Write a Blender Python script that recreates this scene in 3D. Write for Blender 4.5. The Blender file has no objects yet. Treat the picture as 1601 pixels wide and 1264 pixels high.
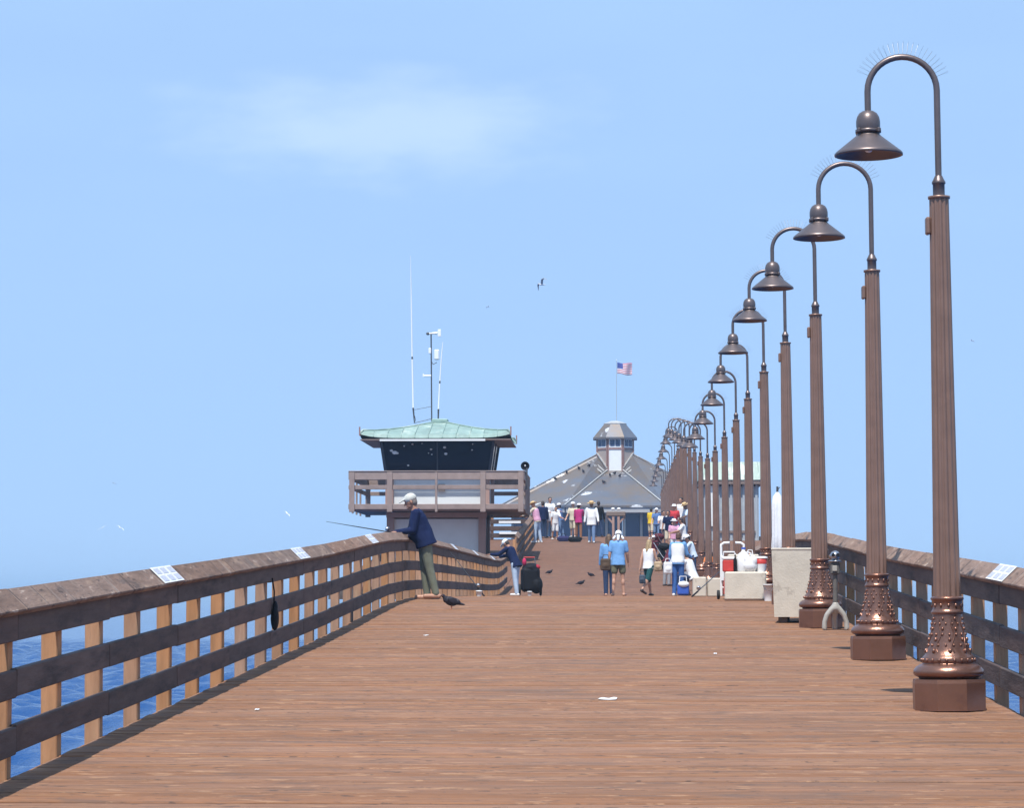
import bpy, math, random
import numpy as np
from mathutils import Vector, Matrix
R = math.radians
random.seed(7)
S = bpy.context.scene
COL = S.collection

# ------------------------------------------------------------------ camera, sky, sun, exposure
EYE = Vector((0.0, 0.0, 9.0))
FPX = 4300.0                                  # focal length in pixels of a 1601 wide picture
PITCH, YAW = math.atan(303 / FPX), math.atan(169.5 / FPX * math.cos(math.atan(303 / FPX)))
cam_d = bpy.data.cameras.new('camera'); cam = bpy.data.objects.new('camera', cam_d); COL.objects.link(cam)
cam.location = EYE; cam.rotation_euler = (R(90) + PITCH, 0, YAW)
cam_d.sensor_width = 36; cam_d.lens = FPX / 1601 * 36; cam_d.clip_start = 0.1; cam_d.clip_end = 60000
S.camera = cam
SUN_EL, SUN_AZ = R(62), R(13.5)               # behind the camera, a little to its left
sun_dir = Vector((-math.sin(SUN_AZ) * math.cos(SUN_EL), -math.cos(SUN_AZ) * math.cos(SUN_EL), math.sin(SUN_EL)))
W = bpy.data.worlds.new('World'); S.world = W; W.use_nodes = True
nt = W.node_tree; nt.nodes.clear()
sky = nt.nodes.new('ShaderNodeTexSky'); sky.sky_type = 'NISHITA'; sky.sun_disc = False
sky.sun_elevation = SUN_EL; sky.sun_rotation = math.atan2(sun_dir.x, sun_dir.y)
sky.altitude = 0; sky.air_density = 0.6; sky.dust_density = 0.0; sky.ozone_density = 6.0
bg = nt.nodes.new('ShaderNodeBackground'); out = nt.nodes.new('ShaderNodeOutputWorld')
bg.inputs['Strength'].default_value = 0.12
tint = nt.nodes.new('ShaderNodeMix'); tint.data_type = 'RGBA'; tint.blend_type = 'MULTIPLY'; tint.inputs[0].default_value = 1.0
tint.inputs[7].default_value = (1, 1, 1, 1)
# a pale veil of high haze over the whole sky, a little thicker in places
tc = nt.nodes.new('ShaderNodeTexCoord'); mp = nt.nodes.new('ShaderNodeMapping'); mp.inputs['Scale'].default_value = (7, 7, 26)
mp.inputs['Location'].default_value = (0.45, 0.2, 1.7)
nz = nt.nodes.new('ShaderNodeTexNoise'); nz.inputs['Scale'].default_value = 1.0; nz.inputs['Detail'].default_value = 4
rp = nt.nodes.new('ShaderNodeValToRGB'); rp.color_ramp.elements[0].position = 0.40; rp.color_ramp.elements[1].position = 0.78
rp.color_ramp.elements[0].color = (0.90, 0.90, 0.90, 1); rp.color_ramp.elements[1].color = (0.98, 0.98, 0.98, 1)
veil = nt.nodes.new('ShaderNodeMix'); veil.data_type = 'RGBA'; veil.inputs[7].default_value = (3.40, 5.28, 8.3, 1)
nt.links.new(sky.outputs[0], tint.inputs[6]); nt.links.new(tint.outputs[2], veil.inputs[6])
nt.links.new(tc.outputs['Generated'], mp.inputs[0]); nt.links.new(mp.outputs[0], nz.inputs[0]); nt.links.new(nz.outputs[0], rp.inputs[0])
nt.links.new(rp.outputs[0], veil.inputs[0])
# one soft wisp of cloud standing high left of the pier, and thinner ones elsewhere
def vmath(op, a, b_=None):
    n = nt.nodes.new('ShaderNodeVectorMath'); n.operation = op
    nt.links.new(a, n.inputs[0])
    if b_ is not None:
        if isinstance(b_, tuple): n.inputs[1].default_value = b_
        else: nt.links.new(b_, n.inputs[1])
    return n
WISP = (-.0846, .9818, .1700)
dlt = vmath('SUBTRACT', tc.outputs['Generated'], WISP); scl = vmath('MULTIPLY', dlt.outputs[0], (13.0, 13.0, 52.0)); ln = vmath('LENGTH', scl.outputs[0])
wn_ = nt.nodes.new('ShaderNodeTexNoise'); wm_ = nt.nodes.new('ShaderNodeMapping'); wm_.inputs['Scale'].default_value = (30, 30, 90); wn_.inputs['Scale'].default_value = 1; wn_.inputs['Detail'].default_value = 5
nt.links.new(tc.outputs['Generated'], wm_.inputs[0]); nt.links.new(wm_.outputs[0], wn_.inputs[0])
sm_ = nt.nodes.new('ShaderNodeMath'); sm_.operation = 'MULTIPLY_ADD'; sm_.inputs[1].default_value = -1.5; nt.links.new(wn_.outputs[0], sm_.inputs[0]); nt.links.new(ln.outputs['Value'], sm_.inputs[2])
wr_ = nt.nodes.new('ShaderNodeMapRange'); wr_.interpolation_type = 'SMOOTHSTEP'; wr_.inputs[1].default_value = .55; wr_.inputs[2].default_value = -.75; wr_.inputs[3].default_value = 0; wr_.inputs[4].default_value = .55; nt.links.new(sm_.outputs[0], wr_.inputs[0])
wsp = nt.nodes.new('ShaderNodeMix'); wsp.data_type = 'RGBA'; wsp.inputs[7].default_value = (5.4, 6.9, 8.4, 1)
nt.links.new(wr_.outputs[0], wsp.inputs[0]); nt.links.new(veil.outputs[2], wsp.inputs[6]); nt.links.new(wsp.outputs[2], bg.inputs[0]); nt.links.new(bg.outputs[0], out.inputs[0])
sun_l = bpy.data.lights.new('sun', 'SUN'); sun_l.energy = 5.0; sun_l.angle = R(0.55); sun_l.color = (1.0, 0.955, 0.88)
sun = bpy.data.objects.new('sun', sun_l); COL.objects.link(sun); sun.location = (0, 0, 60)
sun.rotation_euler = sun_dir.to_track_quat('Z', 'Y').to_euler()
S.view_settings.view_transform = 'Standard'; S.view_settings.look = 'None'; S.view_settings.exposure = 0.08; S.view_settings.gamma = 1.0
S.view_settings.use_curve_mapping = False

# ------------------------------------------------------------------ helpers
_f = Vector((-math.sin(YAW) * math.cos(PITCH), math.cos(YAW) * math.cos(PITCH), math.sin(PITCH)))
_r = Vector((math.cos(YAW), math.sin(YAW), 0)); _u = _r.cross(_f)
def at(px, py, Y):
    "world point that stands Y metres along the pier and shows at (px, py) of the photograph"
    d = _f * FPX + _r * (px - 800.5) - _u * (py - 632)
    return EYE + d * (Y / d.y)

PROFILE = [(-12, -2.07), (0, -1.655), (33, -0.515), (36, -0.40), (39, -0.27), (42, -0.15), (44, -0.085), (46, -0.04), (48, -0.005), (51, 0.012), (56, 0.02),
           (64, 0.035), (78, 0.05), (83, 0.09), (87, 0.25), (91, 0.5), (119, 2.5), (123, 2.72), (127, 2.78), (215, 2.78)]
def dz(Y):
    for (a, za), (b, zb) in zip(PROFILE, PROFILE[1:]):
        if Y <= b:
            return 9 + za + (zb - za) * (Y - a) / (b - a)
    return 9 + PROFILE[-1][1]
def slope(Y):
    return math.atan((dz(Y + .4) - dz(Y - .4)) / .8)

def tag(o, label=None, cat=None, group=None, kind=None):
    if label: o['label'] = label
    if cat: o['category'] = cat
    if group: o['group'] = group
    if kind: o['kind'] = kind
    return o
def empty(name, loc=(0, 0, 0), rz=0, label=None, cat=None, group=None, kind=None):
    o = bpy.data.objects.new(name, None); COL.objects.link(o); o.location = loc; o.rotation_euler = (0, 0, rz)
    o.empty_display_size = .1
    return tag(o, label, cat, group, kind)
def put(name, me, parent=None, loc=(0, 0, 0), rot=(0, 0, 0), scale=(1, 1, 1)):
    o = bpy.data.objects.new(name, me); COL.objects.link(o); o.parent = parent
    o.location = loc; o.rotation_euler = rot; o.scale = scale
    return o
def copy_tree(o, parent=None):
    c = o.copy(); COL.objects.link(c); c.parent = parent
    for ch in o.children: copy_tree(ch, c)
    return c

class MB:
    "collects shapes; build() links them as ONE mesh object"
    def __init__(s): s.v = []; s.f = []; s.mi = []; s.sm = []
    def add(s, vs, fs, mi=0, smooth=False):
        n = len(s.v); s.v += [tuple(p) for p in vs]
        for f in fs: s.f.append([i + n for i in f]); s.mi.append(mi); s.sm.append(smooth)
        return s
    def box(s, c, d, rot=None, bev=0.0, mi=0):
        x, y, z = d[0] / 2, d[1] / 2, d[2] / 2
        M = rot if rot is not None else Matrix.Identity(3)
        c = Vector(c)
        if bev <= 0:
            vs = [(i * x, j * y, k * z) for i in (-1, 1) for j in (-1, 1) for k in (-1, 1)]
            fs = [(0, 1, 3, 2), (4, 6, 7, 5), (0, 4, 5, 1), (2, 3, 7, 6), (0, 2, 6, 4), (1, 5, 7, 3)]
        else:
            b = min(bev, x * .9, y * .9, z * .9); vs = []; idx = {}
            for i in (-1, 1):
                for j in (-1, 1):
                    for k in (-1, 1):
                        for ax in range(3):
                            p = [i * x, j * y, k * z]
                            for q in range(3):
                                if q != ax: p[q] -= (i, j, k)[q] * b
                            idx[(i, j, k, ax)] = len(vs); vs.append(p)
            fs = []
            for ax in range(3):
                o1, o2 = [(1, 2), (2, 0), (0, 1)][ax]
                for sg in (-1, 1):
                    q = []
                    for (a_, b_) in ((-1, -1), (1, -1), (1, 1), (-1, 1)):
                        t = [0, 0, 0]; t[ax] = sg; t[o1] = a_; t[o2] = b_; q.append(idx[(*t, ax)])
                    fs.append(q if sg > 0 else q[::-1])
            for ax in range(3):
                o1, o2 = [(1, 2), (2, 0), (0, 1)][ax]
                for a_ in (-1, 1):
                    for b_ in (-1, 1):
                        q = []
                        for (sg, which) in ((-1, o1), (1, o1), (1, o2), (-1, o2)):
                            t = [0, 0, 0]; t[ax] = sg; t[o1] = a_; t[o2] = b_; q.append(idx[(*t, which)])
                        fs.append(q if a_ * b_ > 0 else q[::-1])
            for i in (-1, 1):
                for j in (-1, 1):
                    for k in (-1, 1):
                        q = [idx[(i, j, k, a)] for a in range(3)]
                        fs.append(q if i * j * k > 0 else q[::-1])
        return s.add([M @ Vector(p) + c for p in vs], fs, mi)
    def beam(s, a, b, w, h, up=(0, 0, 1), bev=0.0, mi=0):
        a, b = Vector(a), Vector(b); y = (b - a); L = y.length; y.normalize()
        x = y.cross(Vector(up)).normalized(); z = x.cross(y)
        return s.box((a + b) / 2, (w, L, h), Matrix((x, y, z)).transposed(), bev, mi)
    def tube(s, path, rad, n=10, mi=0, caps=True, smooth=True):
        path = [Vector(p) for p in path]; m = len(path)
        rads = rad if isinstance(rad, (list, tuple)) else [rad] * m
        vs = []; prev = None
        for i, p in enumerate(path):
            t = (path[min(i + 1, m - 1)] - path[max(i - 1, 0)]).normalized()
            if prev is None:
                ref = Vector((0, 0, 1)) if abs(t.z) < .9 else Vector((1, 0, 0)); x = t.cross(ref).normalized()
            else:
                x = (prev - t * prev.dot(t)).normalized()
            prev = x; y = t.cross(x)
            for k in range(n):
                a = 2 * math.pi * k / n; vs.append(p + (x * math.cos(a) + y * math.sin(a)) * rads[i])
        fs = []
        for i in range(m - 1):
            for k in range(n):
                k2 = (k + 1) % n; fs.append((i * n + k, i * n + k2, (i + 1) * n + k2, (i + 1) * n + k))
        s.add(vs, fs, mi, smooth)
        if caps:
            s.add(vs[:n], [tuple(range(n))[::-1]], mi); s.add(vs[-n:], [tuple(range(n))], mi)
        return s
    def lathe(s, prof, n=24, c=(0, 0, 0), M=None, mi=0, smooth=True, caps=True, rmod=None):
        c = Vector(c); M = M or Matrix.Identity(3); vs = []
        for (r, z) in prof:
            for k in range(n):
                a = 2 * math.pi * k / n; rr = r * (rmod(k, z) if rmod else 1)
                vs.append(M @ Vector((rr * math.cos(a), rr * math.sin(a), z)) + c)
        fs = []
        for i in range(len(prof) - 1):
            for k in range(n):
                k2 = (k + 1) % n; fs.append((i * n + k, i * n + k2, (i + 1) * n + k2, (i + 1) * n + k))
        s.add(vs, fs, mi, smooth)
        if caps:
            s.add(vs[:n], [tuple(range(n))[::-1]], mi); s.add(vs[-n:], [tuple(range(n))], mi)
        return s
    def ell(s, c, rad, M=None, n=12, m=8, mi=0):
        prof = []
        c = Vector(c); M = M or Matrix.Identity(3); vs = []
        for i in range(1, m):
            t = math.pi * i / m
            for k in range(n):
                a = 2 * math.pi * k / n
                vs.append(M @ Vector((rad[0] * math.sin(t) * math.cos(a), rad[1] * math.sin(t) * math.sin(a), -rad[2] * math.cos(t))) + c)
        b = len(vs); vs.append(M @ Vector((0, 0, -rad[2])) + c); vs.append(M @ Vector((0, 0, rad[2])) + c)
        fs = []
        for i in range(m - 2):
            for k in range(n):
                k2 = (k + 1) % n; fs.append((i * n + k, i * n + k2, (i + 1) * n + k2, (i + 1) * n + k))
        for k in range(n):
            k2 = (k + 1) % n; fs.append((b, k2, k)); fs.append((b + 1, (m - 2) * n + k, (m - 2) * n + k2))
        return s.add(vs, fs, mi, True)
    def cap(s, p0, r0, p1, r1, n=10):
        p0, p1 = Vector(p0), Vector(p1); d = p1 - p0; L = d.length
        if L < 1e-5: return s.ell(p0, (r0,) * 3)
        M = d.to_track_quat('Z', 'Y').to_matrix()
        prof = []
        for i in range(0, 4): t = math.pi / 2 * i / 4; prof.append((r0 * max(math.sin(t), .05), -r0 * math.cos(t)))
        prof.append((r0, 0)); prof.append((r1, L))
        for i in range(1, 5): t = math.pi / 2 * i / 4; prof.append((r1 * max(math.cos(t), .05), L + r1 * math.sin(t)))
        return s.lathe(prof, n, p0, M)
    def mesh(s, name, mats):
        me = bpy.data.meshes.new(name); me.from_pydata(s.v, [], s.f)
        for m in (mats if isinstance(mats, (list, tuple)) else [mats]): me.materials.append(m)
        me.polygons.foreach_set('material_index', s.mi); me.polygons.foreach_set('use_smooth', s.sm); me.update()
        return me
    def build(s, name, mats, parent=None, loc=(0, 0, 0), rot=(0, 0, 0)):
        return put(name, s.mesh(name, mats), parent, loc, rot)

REMESH = []
def soft(mb, name, mat, parent, voxel, smooth=4):
    "one continuous surface grown over overlapping volumes"
    o = mb.build(name, mat, parent)
    m = o.modifiers.new('r', 'REMESH'); m.mode = 'VOXEL'; m.voxel_size = voxel; m.use_smooth_shade = True
    if smooth:
        q = o.modifiers.new('s', 'SMOOTH'); q.factor = .5; q.iterations = smooth
    REMESH.append(o); return o
def finish_soft():
    dg = bpy.context.evaluated_depsgraph_get(); dg.update()
    res = [(o, bpy.data.meshes.new_from_object(o.evaluated_get(dg))) for o in REMESH]
    for o, me in res: o.modifiers.clear(); o.data = me

# ------------------------------------------------------------------ materials
def mat(name, col, rough=.7, metal=0.0, noise=0.0, nscale=6.0, bump=0.0, bscale=20.0, stretch=(1, 1, 1), rand=0.0, spec=.5, col2=None, spots=None, coat=0):
    m = bpy.data.materials.new(name); m.use_nodes = True; t = m.node_tree; N = t.nodes; L = t.links
    b = N['Principled BSDF']; b.inputs['Roughness'].default_value = rough; b.inputs['Metallic'].default_value = metal
    b.inputs['Specular IOR Level'].default_value = spec; b.inputs['Coat Weight'].default_value = coat
    c4 = (*col, 1); b.inputs['Base Color'].default_value = c4
    if not (noise or bump or rand or col2 or spots): return m
    tcn = N.new('ShaderNodeTexCoord'); oi = N.new('ShaderNodeObjectInfo')
    off = N.new('ShaderNodeVectorMath'); off.operation = 'MULTIPLY_ADD'
    off.inputs[1].default_value = (37, 53, 71)
    cmb = N.new('ShaderNodeCombineXYZ')
    for i in range(3): L.new(oi.outputs['Random'], cmb.inputs[i])
    mpn = N.new('ShaderNodeMapping'); mpn.inputs['Scale'].default_value = stretch
    L.new(tcn.outputs['Object'], mpn.inputs[0]); L.new(cmb.outputs[0], off.inputs[0]); L.new(mpn.outputs[0], off.inputs[2])
    vec = off.outputs[0]
    def tex(scale, detail=5, rough_=.6):
        n = N.new('ShaderNodeTexNoise'); n.inputs['Scale'].default_value = scale; n.inputs['Detail'].default_value = detail
        n.inputs['Roughness'].default_value = rough_; L.new(vec, n.inputs['Vector']); return n
    cur = None
    mixn = N.new('ShaderNodeMix'); mixn.data_type = 'RGBA'
    d = noise
    mixn.inputs[6].default_value = (*[x * (1 - d) for x in col], 1); mixn.inputs[7].default_value = (*[min(1, x * (1 + d)) for x in (col2 or col)], 1)
    n1 = tex(nscale); rr = N.new('ShaderNodeMapRange'); rr.inputs[1].default_value = .3; rr.inputs[2].default_value = .7
    L.new(n1.outputs[0], rr.inputs[0]); L.new(rr.outputs[0], mixn.inputs[0]); cur = mixn.outputs[2]
    if rand:
        hs = N.new('ShaderNodeHueSaturation'); mr = N.new('ShaderNodeMapRange'); mr.inputs[3].default_value = 1 - rand; mr.inputs[4].default_value = 1 + rand
        L.new(oi.outputs['Random'], mr.inputs[0]); L.new(mr.outputs[0], hs.inputs['Value'])
        wn = N.new('ShaderNodeTexWhiteNoise'); wn.noise_dimensions = '1D'; L.new(oi.outputs['Random'], wn.inputs['W'])
        ms = N.new('ShaderNodeMapRange'); ms.inputs[3].default_value = 1 - rand * 1.2; ms.inputs[4].default_value = 1 + rand * .6
        L.new(wn.outputs['Value'], ms.inputs[0]); L.new(ms.outputs[0], hs.inputs['Saturation'])
        L.new(cur, hs.inputs['Color']); cur = hs.outputs[0]
    if spots:                                   # worn or stained patches: (colour, scale, threshold, width, amount)
        for sp_ in spots:
            sc, ss, th, wd, am = sp_[:5]
            n2 = N.new('ShaderNodeTexNoise'); n2.inputs['Scale'].default_value = ss; n2.inputs['Detail'].default_value = 6; n2.inputs['Roughness'].default_value = .65
            if len(sp_) > 5:
                mq = N.new('ShaderNodeMapping'); mq.inputs['Scale'].default_value = sp_[5]; aq = N.new('ShaderNodeVectorMath'); aq.operation = 'MULTIPLY_ADD'; aq.inputs[1].default_value = (91, 17, 43)
                L.new(tcn.outputs['Object'], mq.inputs[0]); L.new(cmb.outputs[0], aq.inputs[0]); L.new(mq.outputs[0], aq.inputs[2]); L.new(aq.outputs[0], n2.inputs['Vector'])
            else: L.new(vec, n2.inputs['Vector'])
            m2 = N.new('ShaderNodeMapRange'); m2.inputs[1].default_value = th; m2.inputs[2].default_value = th + wd; m2.inputs[4].default_value = am
            L.new(n2.outputs[0], m2.inputs[0])
            x2 = N.new('ShaderNodeMix'); x2.data_type = 'RGBA'; x2.inputs[7].default_value = (*sc, 1)
            L.new(m2.outputs[0], x2.inputs[0]); L.new(cur, x2.inputs[6]); cur = x2.outputs[2]
    L.new(cur, b.inputs['Base Color'])
    if bump:
        n3 = tex(bscale, 6); bp = N.new('ShaderNodeBump'); bp.inputs['Strength'].default_value = bump; bp.inputs['Distance'].default_value = .02
        L.new(n3.outputs[0], bp.inputs['Height']); L.new(bp.outputs[0], b.inputs['Normal'])
    return m

M = {}
DSPOT = lambda f: [(tuple(f * q for q in (.185, .108, .072)), 1.5, .52, .14, .6), (tuple(f * q for q in (.43, .24, .13)), 2.2, .54, .12, .5), (tuple(f * q for q in (.17, .11, .085)), 1.0, .56, .08, .6, (2.2, 5, 5)),
                   (tuple(f * q for q in (.50, .29, .17)), 1.0, .58, .06, .6, (3.5, 8, 8)), (tuple(f * q for q in (.10, .07, .06)), 1.0, .60, .05, .8, (7, 12, 12)), (tuple(f * q for q in (.19, .125, .098)), .8, .56, .12, .6, (.8, 1.2, 1.2)), ((.70, .66, .62), 1.0, .745, .03, .6, (14, 14, 14))]
M['deck'] = mat('deck_wood', (.256, .128, .073), .85, noise=.20, nscale=3.2, stretch=(.5, 5, 5), rand=.09, bump=.6, bscale=7, spec=.15, spots=DSPOT(.85))
M['deck2'] = mat('old_deck_wood', (.195, .100, .066), .85, noise=.20, nscale=3.2, stretch=(.5, 5, 5), rand=.07, bump=.6, bscale=7, spec=.15, spots=DSPOT(.65))
M['under'] = mat('tarred_timber', (.10, .075, .06), .9, noise=.3, nscale=2)
M['cap'] = mat('weathered_cap_wood', (.235, .150, .112), .85, noise=.25, nscale=3.0, stretch=(4, .8, 4), rand=.16, bump=.4, bscale=9, spec=.1,
               spots=[((.36, .25, .18), 1.3, .55, .12, .7), ((.10, .08, .075), 1.7, .58, .1, .7), ((.55, .45, .37), 3.0, .62, .05, .6), ((.06, .05, .05), 5.0, .60, .05, .7), ((.34, .27, .23), 1.0, .56, .10, .6, (1.2, 5, 1.2)), ((.07, .055, .05), 1.0, .60, .03, .8, (.8, 9, .8))])
M['board'] = mat('rail_board_wood', (.100, .068, .060), .8, noise=.25, nscale=3.0, stretch=(4, .6, 4), rand=.15, bump=.4, bscale=9, spec=.3,
                 spots=[((.030, .026, .028), 1.4, .52, .15, .8), ((.14, .095, .07), 2.5, .58, .12, .7)])
M['post'] = mat('rail_post_wood', (.40, .205, .105), .8, noise=.2, nscale=3.0, stretch=(5, 5, .7), rand=.15, bump=.3, bscale=9, spec=.3,
                spots=[((.50, .34, .19), 1.2, .57, .2, .8), ((.20, .13, .09), 3.0, .62, .1, .6)])
M['shaft'] = mat('brown_lamp_paint', (.245, .140, .100), .38, metal=.3, noise=.12, nscale=5, spec=.5, rand=.05,
                 spots=[((.30, .17, .12), 3.5, .62, .12, .5)])
M['base'] = mat('bronze_lamp_paint', (.25, .125, .088), .30, metal=.7, noise=.14, nscale=8, spec=.5, bump=.15, bscale=40, spots=[((.16, .075, .06), 6, .58, .12, .6)])
M['plinth'] = mat('plinth_paint', (.22, .105, .068), .40, metal=.55, noise=.12, nscale=4, spec=.5, bump=.1, bscale=30, spots=[((.32, .20, .15), 9, .68, .05, .5), ((.14, .065, .05), 5, .58, .1, .5)])
M['gun'] = mat('gunmetal_lamp_paint', (.16, .125, .12), .38, metal=.6, noise=.12, nscale=6, spec=.5, spots=[((.20, .15, .13), 9, .64, .06, .6)])
M['spike'] = mat('spike_wire', (.25, .25, .27), .4, metal=.8)
M['bulb'] = mat('lamp_glass', (.75, .75, .72), .2)
M['paper'] = mat('notice_white', (.80, .81, .82), .6, noise=.03, nscale=20)
M['ink'] = mat('notice_print', (.47, .49, .56), .7, noise=.35, nscale=60, stretch=(1, 3, 1))
M['conc'] = mat('concrete', (.60, .54, .45), .9, noise=.10, nscale=3, bump=.25, bscale=40, spec=.3,
                spots=[((.36, .31, .26), 3.2, .60, .04, .5), ((.68, .64, .57), 5, .6, .15, .5)])
M['white'] = mat('white_plastic', (.80, .80, .80), .45, noise=.03, nscale=10)
M['red'] = mat('red_plastic', (.55, .05, .04), .4, noise=.06, nscale=10)
M['blue'] = mat('blue_plastic', (.05, .12, .50), .4, noise=.06, nscale=10)
M['black'] = mat('black_nylon', (.008, .008, .011), .7, noise=.2, nscale=15, spec=.2)
M['silver'] = mat('cast_silver', (.45, .46, .48), .35, metal=.9, noise=.1, nscale=12)
M['palemetal'] = mat('pale_painted_metal', (.44, .41, .36), .5, metal=.2, noise=.12, nscale=10)
M['pipe'] = mat('white_pipe', (.82, .82, .80), .35)
M['skin'] = mat('skin', (.52, .29, .20), .55, noise=.06, nscale=20)
M['skin2'] = mat('tanned_skin', (.40, .20, .13), .55, noise=.06, nscale=20)
M['skin3'] = mat('deep_skin', (.16, .085, .06), .55, noise=.06, nscale=20)
M['copper'] = mat('copper_patina', (.25, .36, .32), .6, noise=.2, nscale=2.5, rand=.08, spec=.3, spots=[((.50, .58, .50), 1.3, .54, .14, .8), ((.17, .22, .20), 1.7, .57, .1, .7)])
M['towerwood'] = mat('tower_timber', (.30, .225, .20), .8, noise=.15, nscale=3, bump=.2, bscale=12, rand=.06)
M['towerpink'] = mat('tower_post_paint', (.38, .245, .21), .75, noise=.10, nscale=2)
M['panel'] = mat('grey_panel', (.70, .74, .75), .6, noise=.05, nscale=2)
M['glass'] = mat('dark_window', (.006, .009, .028), .08, spec=.12)
M['darkframe'] = mat('dark_frame', (.03, .035, .06), .5)
M['metalroof'] = mat('grey_metal_roof', (.150, .160, .190), .5, metal=.35, noise=.12, nscale=.5, spec=.5, bump=.1, bscale=4,
                     spots=[((.20, .155, .12), .24, .43, .14, .9), ((.12, .135, .17), .5, .56, .1, .6), ((.82, .81, .79), .50, .62, .03, .9)])
M['flash'] = mat('roof_flashing', (.50, .49, .47), .5, metal=.2, noise=.15, nscale=3)
M['cupwall'] = mat('cupola_tan_wall', (.38, .31, .27), .8, noise=.12, nscale=2)
M['cuptrim'] = mat('cupola_trim', (.30, .17, .15), .7, noise=.1, nscale=4)
M['whitepanel'] = mat('white_door', (.78, .79, .78), .6, noise=.03, nscale=3)
M['fascia'] = mat('grey_fascia', (.40, .40, .40), .7, noise=.08, nscale=2)
M['blueglass'] = mat('blue_window', (.03, .05, .12), .08, spec=.6)
M['pgreen'] = mat('pale_green_roof', (.36, .46, .40), .6, noise=.1, nscale=1.5, spots=[((.80, .82, .76), .9, .5, .1, .8)])
M['wallblue'] = mat('grey_blue_wall', (.36, .40, .44), .75, noise=.08, nscale=2, spots=[((.50, .56, .52), 1.0, .55, .12, .6)])
M['ftrim'] = mat('brown_trim', (.20, .15, .13), .7, noise=.1, nscale=3)
M['mast'] = mat('mast_metal', (.09, .09, .10), .5, metal=.5)
M['whip'] = mat('antenna_white', (.82, .84, .86), .35)
M['fred'] = mat('flag_red', (.55, .10, .14), .7); M['fwhite'] = mat('flag_white', (.80, .78, .80), .7); M['fblue'] = mat('flag_blue', (.06, .09, .32), .7)
M['pigeon'] = mat('pigeon_feathers', (.022, .019, .028), .6, noise=.4, nscale=25, spec=.25, spots=[((.22, .20, .21), 16, .62, .08, .5)])
M['gull'] = mat('gull_feathers', (.72, .73, .75), .6); M['gullg'] = mat('gull_wing', (.32, .34, .38), .6)
M['orange'] = mat('bird_leg', (.50, .16, .09), .6)
M['rod'] = mat('rod_black', (.03, .03, .035), .35)
M['umb'] = mat('white_canvas', (.78, .79, .82), .8, noise=.05, nscale=6, bump=.3, bscale=14)
M['tan'] = mat('tan_leather', (.42, .30, .18), .6, noise=.15, nscale=15)
M['rubber'] = mat('rubber', (.02, .02, .02), .8)
def cloth(name, col, n=.12): 
    if name not in M: M[name] = mat(name, col, .85, noise=n, nscale=9, bump=.35, bscale=16, spec=.2)
    return M[name]

# ------------------------------------------------------------------ the sea
def sea_material():
    m = bpy.data.materials.new('sea_water'); m.use_nodes = True; t = m.node_tree; N = t.nodes; L = t.links
    b = N['Principled BSDF']; b.inputs['Base Color'].default_value = (.010, .058, .190, 1); b.inputs['Roughness'].default_value = .12; b.inputs['Specular IOR Level'].default_value = .3
    b.inputs['IOR'].default_value = 1.33
    g = N.new('ShaderNodeTexCoord'); acc = None
    for (sc, st, amp) in ((.55, (1, .6, 1), .55), (1.7, (1, .7, 1), .28), (5.0, (1, 1, 1), .10)):
        mp_ = N.new('ShaderNodeMapping'); mp_.inputs['Scale'].default_value = [sc * q for q in st]; mp_.inputs['Rotation'].default_value = (0, 0, .35)
        n = N.new('ShaderNodeTexNoise'); n.inputs['Scale'].default_value = 1; n.inputs['Detail'].default_value = 2
        L.new(g.outputs['Object'], mp_.inputs[0]); L.new(mp_.outputs[0], n.inputs[0])
        mu = N.new('ShaderNodeMath'); mu.operation = 'MULTIPLY_ADD'; mu.inputs[1].default_value = amp
        L.new(n.outputs[0], mu.inputs[0])
        if acc is None: mu.inputs[2].default_value = 0
        else: L.new(acc, mu.inputs[2])
        acc = mu.outputs[0]
    bp = N.new('ShaderNodeBump'); bp.inputs['Strength'].default_value = 1.0; bp.inputs['Distance'].default_value = .5
    L.new(acc, bp.inputs['Height']); L.new(bp.outputs[0], b.inputs['Normal'])
    return m
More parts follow.
